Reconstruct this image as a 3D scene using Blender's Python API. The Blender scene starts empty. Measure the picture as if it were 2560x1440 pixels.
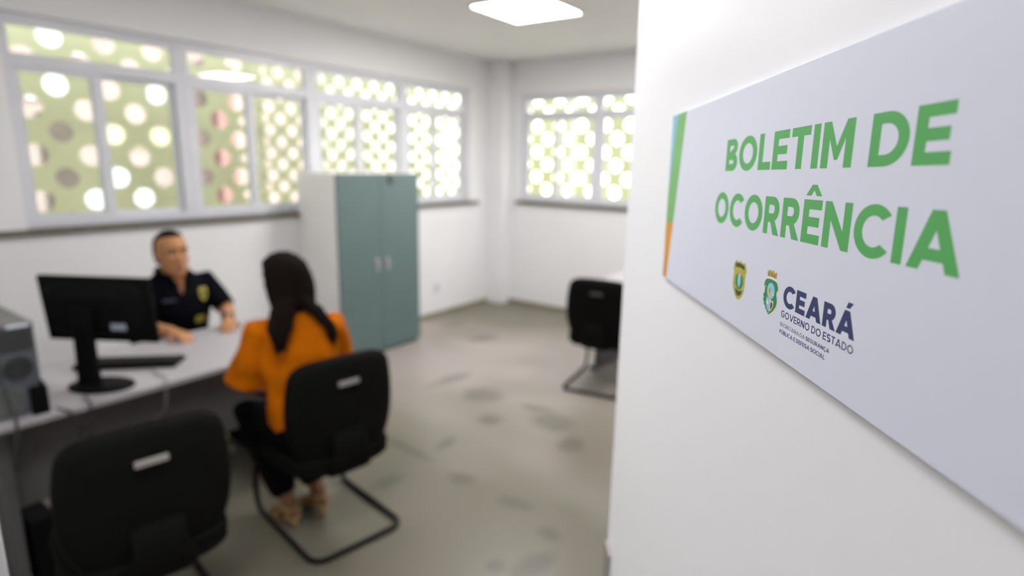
import bpy, bmesh, math, random
from mathutils import Vector, Matrix
random.seed(7)
V = Vector
S = bpy.context.scene
COL = S.collection

# ------------------------------------------------------------------ camera
cam_d = bpy.data.cameras.new('camera')
cam = bpy.data.objects.new('camera', cam_d); COL.objects.link(cam)
cam_d.sensor_width = 36.0; cam_d.sensor_fit = 'HORIZONTAL'
cam_d.lens = 1481.2 / 2560 * 36
yaw, pitch, roll = math.radians(35.0689), math.radians(11.9941), math.radians(1.1367)
fw = V((-math.sin(yaw)*math.cos(pitch), math.cos(yaw)*math.cos(pitch), -math.sin(pitch)))
r0 = V((math.cos(yaw), math.sin(yaw), 0)); u0 = r0.cross(fw)
rt_ = r0*math.cos(roll) + u0*math.sin(roll); up_ = -r0*math.sin(roll) + u0*math.cos(roll)
mw = Matrix.Identity(4)
for i in range(3):
    mw[i][0], mw[i][1], mw[i][2] = rt_[i], up_[i], -fw[i]
mw.translation = V((0, 0, 1.70))
cam.matrix_world = mw
cam_d.clip_start = 0.01; cam_d.clip_end = 200
cam_d.dof.use_dof = True
cam_d.dof.focus_distance = 0.355
cam_d.dof.aperture_fstop = 4.0
S.camera = cam

# ------------------------------------------------------------------ world and exposure
W = bpy.data.worlds.new('world'); S.world = W; W.use_nodes = True
nt = W.node_tree; bg = nt.nodes['Background']
tc = nt.nodes.new('ShaderNodeTexCoord'); sp = nt.nodes.new('ShaderNodeSeparateXYZ')
rp = nt.nodes.new('ShaderNodeValToRGB')
rp.color_ramp.elements[0].position = 0.0; rp.color_ramp.elements[0].color = (0.80, 0.78, 0.70, 1)
rp.color_ramp.elements[1].position = 0.6; rp.color_ramp.elements[1].color = (0.86, 0.93, 1.0, 1)
nt.links.new(tc.outputs['Generated'], sp.inputs[0]); nt.links.new(sp.outputs['Z'], rp.inputs[0])
nt.links.new(rp.outputs[0], bg.inputs['Color'])
dt = nt.nodes.new('ShaderNodeVectorMath'); dt.operation = 'DOT_PRODUCT'; dt.inputs[1].default_value = (0.38, 0.86, 0.34)
nt.links.new(tc.outputs['Generated'], dt.inputs[0])          # hazy bright part of the sky lies beyond the back wall
mr = nt.nodes.new('ShaderNodeMapRange'); mr.interpolation_type = 'SMOOTHSTEP'
for i, v in enumerate((0.15, 1.0, 1.75, 12.0)): mr.inputs[i+1].default_value = v
nt.links.new(dt.outputs['Value'], mr.inputs[0]); nt.links.new(mr.outputs[0], bg.inputs['Strength'])
S.view_settings.view_transform = 'Standard'; S.view_settings.look = 'None'
S.view_settings.exposure = 0.0; S.view_settings.gamma = 1.0
S.view_settings.use_curve_mapping = False
LED = 26.0            # strength of the ceiling panels

# ------------------------------------------------------------------ materials
def mat(name, col, rough=0.5, metal=0.0, var=0.04, scale=6.0, bump=0.0, bscale=60.0, spec=0.5, coat=0.0):
    m = bpy.data.materials.new(name); m.use_nodes = True
    n = m.node_tree; b = n.nodes['Principled BSDF']
    tx = n.nodes.new('ShaderNodeTexCoord')
    nz = n.nodes.new('ShaderNodeTexNoise'); nz.inputs['Scale'].default_value = scale; nz.inputs['Detail'].default_value = 4
    n.links.new(tx.outputs['Object'], nz.inputs['Vector'])
    r = n.nodes.new('ShaderNodeValToRGB')
    c0 = [max(0, c*(1-var)) for c in col]; c1 = [min(1, c*(1+var)) for c in col]
    r.color_ramp.elements[0].position = 0.3; r.color_ramp.elements[0].color = (*c0, 1)
    r.color_ramp.elements[1].position = 0.7; r.color_ramp.elements[1].color = (*c1, 1)
    n.links.new(nz.outputs['Fac'], r.inputs[0]); n.links.new(r.outputs[0], b.inputs['Base Color'])
    b.inputs['Roughness'].default_value = rough; b.inputs['Metallic'].default_value = metal
    b.inputs['Specular IOR Level'].default_value = spec
    b.inputs['Coat Weight'].default_value = coat
    if bump:
        n2 = n.nodes.new('ShaderNodeTexNoise'); n2.inputs['Scale'].default_value = bscale; n2.inputs['Detail'].default_value = 3
        n.links.new(tx.outputs['Object'], n2.inputs['Vector'])
        bp = n.nodes.new('ShaderNodeBump'); bp.inputs['Strength'].default_value = bump; bp.inputs['Distance'].default_value = 0.002
        n.links.new(n2.outputs['Fac'], bp.inputs['Height']); n.links.new(bp.outputs[0], b.inputs['Normal'])
    return m

def emit(name, col, strength):
    m = bpy.data.materials.new(name); m.use_nodes = True; n = m.node_tree
    n.nodes.clear(); o = n.nodes.new('ShaderNodeOutputMaterial'); e = n.nodes.new('ShaderNodeEmission')
    e.inputs['Color'].default_value = (*col, 1); e.inputs['Strength'].default_value = strength
    n.links.new(e.outputs[0], o.inputs[0]); return m

def glass_mat():
    m = bpy.data.materials.new('window_glass'); m.use_nodes = True; n = m.node_tree
    n.nodes.clear(); o = n.nodes.new('ShaderNodeOutputMaterial')
    t = n.nodes.new('ShaderNodeBsdfTransparent'); t.inputs[0].default_value = (0.95, 0.96, 0.95, 1)
    g = n.nodes.new('ShaderNodeBsdfGlossy'); g.inputs['Roughness'].default_value = 0.01
    f = n.nodes.new('ShaderNodeFresnel')
    ge = n.nodes.new('ShaderNodeNewGeometry'); io = n.nodes.new('ShaderNodeMapRange')      # same index seen from either face of the pane
    io.inputs[3].default_value = 1.45; io.inputs[4].default_value = 1/1.45
    n.links.new(ge.outputs['Backfacing'], io.inputs[0]); n.links.new(io.outputs[0], f.inputs[0])
    x = n.nodes.new('ShaderNodeMixShader')
    n.links.new(f.outputs[0], x.inputs[0]); n.links.new(t.outputs[0], x.inputs[1]); n.links.new(g.outputs[0], x.inputs[2])
    n.links.new(x.outputs[0], o.inputs[0]); return m

def screen_mat():
    m = bpy.data.materials.new('lime_screen_paint'); m.use_nodes = True; n = m.node_tree
    n.nodes.clear(); o = n.nodes.new('ShaderNodeOutputMaterial')
    tx = n.nodes.new('ShaderNodeTexCoord'); nz = n.nodes.new('ShaderNodeTexNoise'); nz.inputs['Scale'].default_value = 1.2
    n.links.new(tx.outputs['Object'], nz.inputs['Vector'])
    r = n.nodes.new('ShaderNodeValToRGB')
    r.color_ramp.elements[0].position = .3; r.color_ramp.elements[0].color = (0.57, 0.57, 0.37, 1)
    r.color_ramp.elements[1].position = .7; r.color_ramp.elements[1].color = (0.64, 0.64, 0.44, 1)
    n.links.new(nz.outputs['Fac'], r.inputs[0])
    d = n.nodes.new('ShaderNodeBsdfDiffuse'); t = n.nodes.new('ShaderNodeBsdfTranslucent'); x = n.nodes.new('ShaderNodeMixShader')
    x.inputs[0].default_value = 0.36
    n.links.new(r.outputs[0], d.inputs[0]); n.links.new(r.outputs[0], t.inputs[0])
    n.links.new(d.outputs[0], x.inputs[1]); n.links.new(t.outputs[0], x.inputs[2]); n.links.new(x.outputs[0], o.inputs[0])
    return m

STAINS = [(-2.55,3.28,0.135,0.105,0.52),(-2.95,3.38,0.170,0.046,1.45),(-1.89,3.20,0.153,0.095,-0.30),(-1.63,2.99,0.059,0.079,0.18),
 (-2.25,2.53,0.066,0.031,1.75),(-2.40,2.34,0.218,0.023,-0.11),(-2.20,2.00,0.085,0.031,1.45),(-1.91,2.27,0.053,0.039,0.33),
 (-1.54,2.25,0.074,0.033,0.14),(-1.26,2.14,0.037,0.030,-0.33),(-1.33,1.81,0.024,0.030,0.19),(-1.20,1.91,0.093,0.039,1.32),
 (-2.24,2.97,0.068,0.060,0.75),(-3.99,4.62,0.118,0.054,1.17),(-3.45,4.44,0.137,0.063,1.32),(-2.09,3.32,0.108,0.032,0.16)]
LIGHT_POOL_SHIFT = (29.0, 4.0, 0.0)  # noise offset that sets the painted pool of lamp light on the mid floor
def floor_mat():
    m = bpy.data.materials.new('worn_concrete_with_light_pool'); m.use_nodes = True; n = m.node_tree; b = n.nodes['Principled BSDF']
    tx = n.nodes.new('ShaderNodeTexCoord')
    def noise(sc, det=5, dist=0.0):
        q = n.nodes.new('ShaderNodeTexNoise'); q.inputs['Scale'].default_value = sc; q.inputs['Detail'].default_value = det
        q.inputs['Distortion'].default_value = dist; n.links.new(tx.outputs['Object'], q.inputs['Vector']); return q
    def math_(op, a, b2=None, c=None, clamp=False):
        q = n.nodes.new('ShaderNodeMath'); q.operation = op; q.use_clamp = clamp
        for i, s in enumerate((a, b2, c)):
            if s is None: continue
            if isinstance(s, (int, float)): q.inputs[i].default_value = s
            else: n.links.new(s, q.inputs[i])
        return q.outputs[0]
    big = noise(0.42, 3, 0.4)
    mp = n.nodes.new('ShaderNodeMapping'); mp.inputs['Location'].default_value = LIGHT_POOL_SHIFT
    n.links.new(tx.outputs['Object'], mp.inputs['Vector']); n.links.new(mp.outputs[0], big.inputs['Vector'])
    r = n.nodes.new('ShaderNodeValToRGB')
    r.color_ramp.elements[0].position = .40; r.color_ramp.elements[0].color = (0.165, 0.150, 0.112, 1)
    r.color_ramp.elements[1].position = .60; r.color_ramp.elements[1].color = (0.325, 0.285, 0.262, 1)  # pale tone paints lamp light into the floor colour, dark tone the dimmer front
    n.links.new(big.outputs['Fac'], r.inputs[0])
    wob = noise(9, 4)
    sepn = n.nodes.new('ShaderNodeSeparateXYZ'); n.links.new(tx.outputs['Object'], sepn.inputs[0])
    total = None
    for (x, y, L, w, a) in STAINS:
        dx = math_('SUBTRACT', sepn.outputs[0], x); dy = math_('SUBTRACT', sepn.outputs[1], y)
        ca, sa = math.cos(a), math.sin(a); L2, w2 = L*1.15+.03, w*1.5+.012
        p = math_('ADD', math_('MULTIPLY', dx, ca/L2), math_('MULTIPLY', dy, sa/L2))
        q = math_('ADD', math_('MULTIPLY', dx, -sa/w2), math_('MULTIPLY', dy, ca/w2))
        d = math_('ADD', math_('MULTIPLY', p, p), math_('MULTIPLY', q, q))
        d = math_('ADD', d, math_('MULTIPLY_ADD', wob.outputs['Fac'], 1.4, -0.7))
        k = math_('SUBTRACT', 1.15, d, clamp=True)
        total = k if total is None else math_('MAXIMUM', total, k)
    mx = n.nodes.new('ShaderNodeMix'); mx.data_type = 'RGBA'
    n.links.new(math_('MULTIPLY', total, 0.58), mx.inputs['Factor'])
    n.links.new(r.outputs[0], mx.inputs['A']); mx.inputs['B'].default_value = (0.085, 0.076, 0.062, 1)
    n.links.new(mx.outputs['Result'], b.inputs['Base Color'])
    b.inputs['Roughness'].default_value = 0.36; b.inputs['Specular IOR Level'].default_value = 0.4
    fine = noise(140, 3); bp = n.nodes.new('ShaderNodeBump'); bp.inputs['Strength'].default_value = 0.08; bp.inputs['Distance'].default_value = 0.002
    n.links.new(fine.outputs['Fac'], bp.inputs['Height']); n.links.new(bp.outputs[0], b.inputs['Normal'])
    return m

M_wall = mat('white_wall_paint', (0.79, 0.785, 0.80), 0.6, var=0.015, scale=2, bump=0.08, bscale=90)
M_ceil = mat('white_ceiling_paint', (0.87, 0.855, 0.845), 0.8, var=0.015, scale=2)
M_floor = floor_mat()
M_base = mat('concrete_skirting', (0.25, 0.23, 0.16), 0.5, var=0.12, scale=5)
M_frame = mat('white_aluminium', (0.66, 0.67, 0.72), 0.35, var=0.02)
M_sill = mat('dark_granite_sill', (0.13, 0.115, 0.09), 0.4, var=0.25, scale=40)
M_glass = glass_mat()
M_screen = screen_mat()
M_post = mat('galvanised_post', (0.72, 0.73, 0.70), 0.5, metal=0.0)
M_door = mat('white_door_lacquer', (0.80, 0.80, 0.815), 0.42, var=0.008, scale=3, bump=0.05, bscale=260)
M_signw = mat('sign_white_acrylic', (0.66, 0.68, 0.78), 0.38, var=0.004)
M_green = mat('sign_green_ink', (0.085, 0.375, 0.10), 0.45, var=0.02)
M_navy = mat('sign_navy_ink', (0.028, 0.040, 0.125), 0.45, var=0.02)
M_sblue = mat('sign_light_blue', (0.20, 0.47, 0.62), 0.45, var=0.03)
M_sgreen = mat('sign_stripe_green', (0.17, 0.42, 0.13), 0.45, var=0.06, scale=14)
M_sorange = mat('sign_stripe_orange', (0.60, 0.27, 0.03), 0.45, var=0.12, scale=14)
M_gold = mat('emblem_gold', (0.42, 0.30, 0.06), 0.45, var=0.25, scale=300)
M_yel = mat('emblem_yellow', (0.42, 0.40, 0.05), 0.45, var=0.25, scale=260)
M_edark = mat('emblem_dark', (0.05, 0.06, 0.03), 0.5, var=0.3, scale=300)
M_egreen = mat('emblem_green', (0.03, 0.22, 0.07), 0.5, var=0.06, scale=200)
M_ewhite = mat('emblem_white', (0.75, 0.77, 0.78), 0.5, var=0.03)
M_egrey = mat('emblem_outline', (0.52, 0.56, 0.60), 0.5, var=0.03)
M_eblue = mat('emblem_sky_blue', (0.27, 0.52, 0.66), 0.5, var=0.08, scale=200)
M_esand = mat('emblem_sand', (0.55, 0.50, 0.28), 0.5, var=0.1, scale=200)
M_ebrown = mat('emblem_brown', (0.10, 0.06, 0.05), 0.5, var=0.2, scale=200)
M_epink = mat('emblem_pale', (0.68, 0.56, 0.42), 0.5, var=0.08, scale=200)
M_steel = mat('brushed_steel', (0.55, 0.54, 0.52), 0.35, metal=0.9, var=0.06, scale=30)
M_chrome = mat('satin_chrome', (0.62, 0.61, 0.60), 0.22, metal=1.0, var=0.03, scale=40)
M_darkgap = mat('dark_rebate', (0.04, 0.037, 0.032), 0.7)
M_cabw = mat('cabinet_white_steel', (0.90, 0.89, 0.875), 0.45, var=0.015)
M_teal = mat('cabinet_teal_paint', (0.104, 0.157, 0.155), 0.42, var=0.03, scale=3)
M_tealdark = mat('cabinet_lock_dark', (0.06, 0.085, 0.08), 0.4)
M_chandle = mat('cabinet_handle_grey', (0.35, 0.36, 0.37), 0.4, var=0.05)
M_desk = mat('pale_desk_laminate', (0.385, 0.368, 0.388), 0.4, var=0.02, scale=8)
M_deskedge = mat('desk_grey_steel', (0.10, 0.10, 0.10), 0.5, var=0.05)
M_modesty = mat('modesty_grey', (0.10, 0.094, 0.096), 0.55, var=0.05)
M_fabric = mat('black_chair_fabric', (0.0062, 0.0062, 0.0056), 0.9, var=0.2, scale=120, bump=0.3, bscale=500, spec=0.05)
M_plastic = mat('black_chair_plastic', (0.0058, 0.0058, 0.0054), 0.75, var=0.1, scale=40, bump=0.1, bscale=300, spec=0.06)
M_tube = mat('black_tube_paint', (0.009, 0.0085, 0.008), 0.5, var=0.08, spec=0.15)
M_tag = mat('grey_chair_tag', (0.42, 0.40, 0.38), 0.35, metal=0.3, var=0.1)
M_tagdim = mat('dull_chair_tag', (0.06, 0.06, 0.06), 0.4, var=0.1)
M_mon = mat('monitor_black_plastic', (0.0052, 0.0052, 0.0054), 0.6, var=0.08, spec=0.06)
M_monlogo = mat('monitor_grey_mark', (0.07, 0.07, 0.075), 0.35)
M_sticker = mat('pale_sticker', (0.30, 0.34, 0.42), 0.5, var=0.05, scale=80)
M_screenoff = mat('monitor_screen_glass', (0.05, 0.055, 0.065), 0.15)
M_pc = mat('computer_grey_steel', (0.115, 0.135, 0.148), 0.5, metal=0.3, var=0.06)
M_pctop = mat('computer_top_grey', (0.14, 0.138, 0.132), 0.5, var=0.05)
M_pcdark = mat('computer_dark_plastic', (0.035, 0.037, 0.038), 0.5, var=0.08)
M_cable = mat('dark_grey_cable', (0.035, 0.035, 0.037), 0.5)
M_gcable = mat('grey_cable', (0.20, 0.20, 0.205), 0.5)
M_key = mat('keyboard_black', (0.008, 0.008, 0.008), 0.6, spec=0.1)
M_keycap = mat('keyboard_keycaps', (0.014, 0.014, 0.0145), 0.65, spec=0.1)
M_skin = mat('brown_skin', (0.43, 0.198, 0.080), 0.55, var=0.05, scale=14)
M_skin2 = mat('deep_brown_skin', (0.20, 0.085, 0.036), 0.5, var=0.05, scale=14)
M_lip = mat('lips', (0.30, 0.09, 0.065), 0.45)
M_eyew = mat('eye_white', (0.42, 0.38, 0.34), 0.5, spec=0.2)
M_iris = mat('eye_iris', (0.025, 0.014, 0.008), 0.2)
M_hair = mat('dark_brown_hair', (0.008, 0.0045, 0.0038), 0.7, var=0.3, scale=60, bump=0.4, bscale=120, spec=0.04)
M_navyshirt = mat('dark_navy_polo', (0.004, 0.0042, 0.0068), 0.85, var=0.12, scale=30, spec=0.04)
M_black = mat('black_trousers', (0.004, 0.004, 0.0042), 0.9, var=0.12, scale=30, spec=0.04)
M_orange = mat('orange_blouse', (0.50, 0.125, 0.001), 0.85, var=0.10, scale=10, bump=0.3, bscale=30, spec=0.06)
M_gsandal = mat('gold_sandal', (0.40, 0.27, 0.10), 0.4, var=0.1)
M_patch = mat('yellow_patch', (0.33, 0.28, 0.03), 0.6, var=0.25, scale=90)
M_name = mat('dim_name_print', (0.045, 0.045, 0.075), 0.7, var=0.2, scale=60)
M_plate = mat('white_switch_plate', (0.66, 0.69, 0.73), 0.35)
M_lframe = mat('white_lamp_frame', (0.80, 0.80, 0.78), 0.4)
M_led = emit('led_diffuser', (1.0, 0.97, 0.945), LED*1.95)
M_led3 = emit('front_led_diffuser', (1.0, 0.98, 0.955), LED*0.62)
M_led2 = emit('added_door_led_diffuser', (0.985, 0.985, 1.0), LED*0.94)  # for the added panel that brightens the door and sign
M_nbw = mat('neighbour_cream_render', (0.44, 0.355, 0.32), 0.8, var=0.16, scale=1.0)
M_nbwhite = mat('neighbour_white_joinery', (0.66, 0.68, 0.69), 0.6, var=0.03)
M_nbd = mat('neighbour_brown_shutter', (0.11, 0.085, 0.065), 0.7, var=0.15)
M_nbr = mat('neighbour_red_brick', (0.36, 0.20, 0.18), 0.8, var=0.2, scale=8)
M_nby = mat('neighbour_yellow_panel', (0.60, 0.54, 0.36), 0.8, var=0.08)
M_ground = mat('pale_yard_paving', (0.42, 0.40, 0.34), 0.9, var=0.1)

# ------------------------------------------------------------------ mesh helpers
class MB:
    def __init__(s): s.v = []; s.f = []
    def add(s, vs, fs):
        b = len(s.v); s.v += [tuple(p) for p in vs]; s.f += [tuple(b+i for i in f) for f in fs]; return s
    def box(s, lo, hi):
        x0, y0, z0 = lo; x1, y1, z1 = hi
        return s.add([(x0,y0,z0),(x1,y0,z0),(x1,y1,z0),(x0,y1,z0),(x0,y0,z1),(x1,y0,z1),(x1,y1,z1),(x0,y1,z1)],
                     [(0,3,2,1),(4,5,6,7),(0,1,5,4),(1,2,6,5),(2,3,7,6),(3,0,4,7)])
    def rings(s, rs, cap=True):
        n = len(rs[0]); vs = [p for r in rs for p in r]; fs = []
        for k in range(len(rs)-1):
            for i in range(n):
                j = (i+1) % n; fs.append((k*n+i, k*n+j, (k+1)*n+j, (k+1)*n+i))
        if cap:
            fs.append(tuple(reversed(range(n)))); fs.append(tuple((len(rs)-1)*n+i for i in range(n)))
        return s.add(vs, fs)
    def loft(s, secs, n=20, cap=True, pw=1.0):
        rs = []
        for c, u, w in secs:
            c, u, w = V(c), V(u), V(w); r = []
            for i in range(n):
                a = 2*math.pi*i/n; ca, sa = math.cos(a), math.sin(a)
                ca = math.copysign(abs(ca)**pw, ca); sa = math.copysign(abs(sa)**pw, sa)
                r.append(c + u*ca + w*sa)
            rs.append(r)
        return s.rings(rs, cap)
    def tube(s, pts, rad, n=10, round_ends=True):
        pts = [V(p) for p in pts]
        if not isinstance(rad, (list, tuple)): rad = [rad]*len(pts)
        t0 = (pts[1]-pts[0]).normalized()
        ref = V((0,0,1)) if abs(t0.z) < .9 else V((1,0,0))
        u = t0.cross(ref).normalized(); secs = []
        for i, p in enumerate(pts):
            if i == 0: t = t0
            elif i == len(pts)-1: t = (pts[-1]-pts[-2]).normalized()
            else:
                t = ((pts[i]-pts[i-1]).normalized() + (pts[i+1]-pts[i]).normalized())
                t = t.normalized() if t.length > 1e-6 else t0
            u = (u - t*u.dot(t)).normalized(); w = t.cross(u)
            secs.append((p, t, u, w, rad[i]))
        out = []
        if round_ends:
            p, t, u, w, r = secs[0]
            for a in (80, 50, 25): out.append((p - t*r*math.sin(math.radians(a)), u*r*math.cos(math.radians(a)), w*r*math.cos(math.radians(a))))
        for p, t, u, w, r in secs: out.append((p, u*r, w*r))
        if round_ends:
            p, t, u, w, r = secs[-1]
            for a in (25, 50, 80): out.append((p + t*r*math.sin(math.radians(a)), u*r*math.cos(math.radians(a)), w*r*math.cos(math.radians(a))))
        return s.loft(out, n)
    def ell(s, c, r, rot=None, n=16, m=9):
        c = V(c); secs = []
        for k in range(m+1):
            a = math.pi*(k+0.02)/(m+0.04) - math.pi/2
            secs.append((c + _r(rot, V((0,0,r[2]*math.sin(a)))), _r(rot, V((r[0]*math.cos(a)+1e-5,0,0))), _r(rot, V((0,r[1]*math.cos(a)+1e-5,0)))))
        return s.loft(secs, n)
    def prism(s, poly, z0, z1):
        n = len(poly)
        return s.add([(x,y,z0) for x,y in poly]+[(x,y,z1) for x,y in poly],
                     [tuple(reversed(range(n))), tuple(range(n,2*n))]+[(i,(i+1)%n,n+(i+1)%n,n+i) for i in range(n)])
    def cyl(s, c, axis, r, h, n=24, r2=None):
        c = V(c); axis = V(axis).normalized(); ref = V((0,0,1)) if abs(axis.z) < .9 else V((1,0,0))
        u = axis.cross(ref).normalized(); w = axis.cross(u); r2 = r if r2 is None else r2
        return s.loft([(c,u*r,w*r),(c+axis*h,u*r2,w*r2)], n)
def _r(rot, p): return rot @ p if rot else p

def clean_name(n): return n
def obj(name, mb, m, parent=None, smooth=False, bevel=0.0, segs=2, subsurf=0):
    me = bpy.data.meshes.new(name); me.from_pydata([tuple(v) for v in mb.v], [], mb.f); me.update()
    bm = bmesh.new(); bm.from_mesh(me); bmesh.ops.recalc_face_normals(bm, faces=bm.faces); bm.to_mesh(me); bm.free()
    o = bpy.data.objects.new(name, me); COL.objects.link(o); me.materials.append(m)
    if parent: o.parent = parent
    if smooth:
        for p in me.polygons: p.use_smooth = True
    if bevel:
        b = o.modifiers.new('bevel', 'BEVEL'); b.width = bevel; b.segments = segs; b.limit_method = 'ANGLE'; b.angle_limit = math.radians(40)
    if subsurf:
        b = o.modifiers.new('sub', 'SUBSURF'); b.levels = subsurf; b.render_levels = subsurf
    return o
def fuse(name, mb, m, parent=None, voxel=0.006, smooth=3):
    o = obj(name, mb, m); r = o.modifiers.new('r', 'REMESH'); r.mode = 'VOXEL'; r.voxel_size = voxel; r.use_smooth_shade = True
    if smooth:
        q = o.modifiers.new('s', 'SMOOTH'); q.factor = 0.5; q.iterations = smooth
    dg = bpy.context.evaluated_depsgraph_get(); dg.update()
    me = bpy.data.meshes.new_from_object(o.evaluated_get(dg)); old = o.data
    o.modifiers.clear(); o.data = me; bpy.data.meshes.remove(old); me.name = name
    if not me.materials: me.materials.append(m)
    for p in me.polygons: p.use_smooth = True
    if parent: o.parent = parent
    return o
def carve(o, test):
    bm = bmesh.new(); bm.from_mesh(o.data)
    bmesh.ops.delete(bm, geom=[f for f in bm.faces if test(f.calc_center_median())], context='FACES')
    bm.to_mesh(o.data); bm.free()
def paint(o, m, test):
    o.data.materials.append(m); k = len(o.data.materials)-1
    for p in o.data.polygons:
        if test(p.center): p.material_index = k
def tag(o, label, cat, group=None):
    o['label'] = label; o['category'] = cat
    if group: o['group'] = group
    return o
def thing(name, label, cat, loc=(0,0,0), rz=0.0, group=None, matrix=None):
    o = bpy.data.objects.new(name, None); COL.objects.link(o); o.empty_display_size = 0.1
    if matrix is not None: o.matrix_world = matrix
    else: o.location = loc; o.rotation_euler = (0,0,rz)
    return tag(o, label, cat, group)
def struct(name, mb, m, parent=None, **k):
    o = obj(name, mb, m, parent, **k)
    if parent is None: o['kind'] = 'structure'
    return o
def sempty(name):
    o = bpy.data.objects.new(name, None); COL.objects.link(o); o['kind'] = 'structure'; return o
def dup(root, loc, rz, label):
    r = root.copy(); COL.objects.link(r); r.location = loc; r.rotation_euler = (0,0,rz); r['label'] = label
    for ch in list(root.children):
        c = ch.copy(); COL.objects.link(c); c.parent = r
        for g in list(ch.children):
            d = g.copy(); COL.objects.link(d); d.parent = c
    return r
def catmull(pts, n=5, closed=True):
    out = []; N = len(pts)
    for i in range(N if closed else N-1):
        g = lambda k: V(pts[k % N]) if closed else V(pts[min(max(k,0),N-1)])
        p0,p1,p2,p3 = g(i-1),g(i),g(i+1),g(i+2)
        for k in range(n):
            t = k/n; out.append(0.5*((2*p1)+(-p0+p2)*t+(2*p0-5*p1+4*p2-p3)*t*t+(-p0+3*p1-3*p2+p3)*t**3))
    if not closed: out.append(V(pts[-1]))
    return out
def round_path(pts, r, n=6):
    pts = [V(p) for p in pts]; out = [pts[0]]
    for i in range(1, len(pts)-1):
        a, b, c = pts[i-1], pts[i], pts[i+1]; d1 = (a-b).normalized(); d2 = (c-b).normalized()
        rr = min(r, (a-b).length*.49, (c-b).length*.49)
        s, e = b+d1*rr, b+d2*rr
        for k in range(n+1):
            t = k/n; out.append(s*(1-t)**2 + b*2*t*(1-t) + e*t*t)
    out.append(pts[-1]); return out

# ------------------------------------------------------------------ room shell
XA, YB, XR, YF, ZC = -4.39, 5.87, 1.50, 0.15, 2.83
DX0, DX1 = -0.845, 0.125          # doorway
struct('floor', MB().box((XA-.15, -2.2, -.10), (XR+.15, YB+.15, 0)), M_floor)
struct('ceiling', MB().box((XA-.15, -2.2, ZC), (XR+.15, YB+.15, ZC+.12)), M_ceil)
WY0, WY1, WZ0, WZ1 = 1.215, 5.36, 1.25, 2.48
mb = MB()
mb.box((XA-.15, -.0, 0), (XA, YB+.15, WZ0)); mb.box((XA-.15, 0, WZ1), (XA, YB+.15, ZC))
mb.box((XA-.15, 0, WZ0), (XA, WY0, WZ1)); mb.box((XA-.15, WY1, WZ0), (XA, YB+.15, WZ1))
struct('wall_left', mb, M_wall)
BX0, BX1 = -4.035, -1.10
mb = MB()
mb.box((XA, YB, 0), (XR+.15, YB+.15, WZ0)); mb.box((XA, YB, WZ1-.03), (XR+.15, YB+.15, ZC))
mb.box((XA, YB, WZ0), (BX0, YB+.15, WZ1-.03)); mb.box((BX1, YB, WZ0), (XR+.15, YB+.15, WZ1-.03))
struct('wall_back', mb, M_wall)
struct('wall_right', MB().box((XR, -2.2, 0), (XR+.15, YB, ZC)), M_wall)
mb = MB()
mb.box((XA, .01, 0), (DX0, YF, ZC)); mb.box((DX1, .01, 0), (XR, YF, ZC)); mb.box((DX0, .01, 2.13), (DX1, YF, ZC))
struct('wall_front', mb, M_wall)
struct('wall_corridor', MB().box((XA-.15, -2.2, 0), (XR, -2.05, ZC)).box((XA-.15, -2.05, 0), (XA, 0, ZC)), M_wall)
struct('wall_corner', MB().box((XA, 5.70, 0), (-4.165, YB, ZC)), M_wall, bevel=0.006)
struct('baseboard_left', MB().box((XA, YF, 0), (XA+.012, 5.70, .045)), M_base)
struct('baseboard_back', MB().box((-4.165, YB-.012, 0), (XR, YB, .045)), M_base)
struct('trim_1', MB().box((XA-.05, 1.06, WZ0-.035), (XA+.035, 5.50, WZ0)), M_sill, bevel=.004)
struct('trim_2', MB().box((-4.08, YB-.035, WZ0-.035), (-1.05, YB+.05, WZ0)), M_sill, bevel=.004)
mb = MB().box((DX0, .0, 0), (DX0+.03, YF+.01, 2.13)).box((DX0-.06, YF, 0), (DX0+.006, YF+.012, 2.18))
struct('trim_3', mb, M_door, bevel=.002)

def make_window(name, a0, a1, z1, axis, plane, divide=0.47, trans=(2.19, 2.265), lower_frame=0.05, fr=0.052):
    """axis 'y': window in wall_left (plane = x of its room face); axis 'x': in wall_back."""
    root = sempty(name); z0 = WZ0
    def bx(mb, p0, p1, q0, q1, d0, d1):      # p along wall, q height, d depth outwards
        if axis == 'y': mb.box((plane-d1, p0, q0), (plane-d0, p1, q1))
        else: mb.box((p0, plane+d0, q0), (p1, plane+d1, q1))
        return mb
    f = MB(); D0, D1 = .045, .105
    bx(f, a0, a0+fr, z0, z1, D0, D1); bx(f, a1-fr, a1, z0, z1, D0, D1)
    bx(f, a0+fr, a1-fr, z0, z0+lower_frame, D0, D1); bx(f, a0+fr, a1-fr, z1-.06, z1, D0, D1)
    bx(f, a0+fr, a1-fr, trans[0], trans[1], D0, D1)
    obj('window_frame', f, M_frame, root, bevel=.003)
    t = bx(MB(), a0+fr-.004, a1-fr+.004, trans[1]-.004, z1-.056, .072, .076)
    obj('transom_glass', t, M_glass, root)
    i0, i1 = a0+fr, a1-fr; mid = i0 + (i1-i0)*divide
    for k, (s0, s1, d) in enumerate(((i0, mid+.03, .052), (mid-.03, i1, .078))):
        s = MB(); st = .03; so = .055
        l, r = (st, so) if k == 0 else (so, st)
        bx(s, s0, s0+l, z0+lower_frame, trans[0], d, d+.022); bx(s, s1-r, s1, z0+lower_frame, trans[0], d, d+.022)
        bx(s, s0+l, s1-r, z0+lower_frame, z0+lower_frame+.03, d, d+.022); bx(s, s0+l, s1-r, trans[0]-.025, trans[0], d, d+.022)
        so_ = obj('sash', s, M_frame, root, bevel=.002)
        obj('sash_glass', bx(MB(), s0+l-.004, s1-r+.004, z0+lower_frame+.026, trans[0]-.021, d+.009, d+.013), M_glass, so_)
    return root
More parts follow.
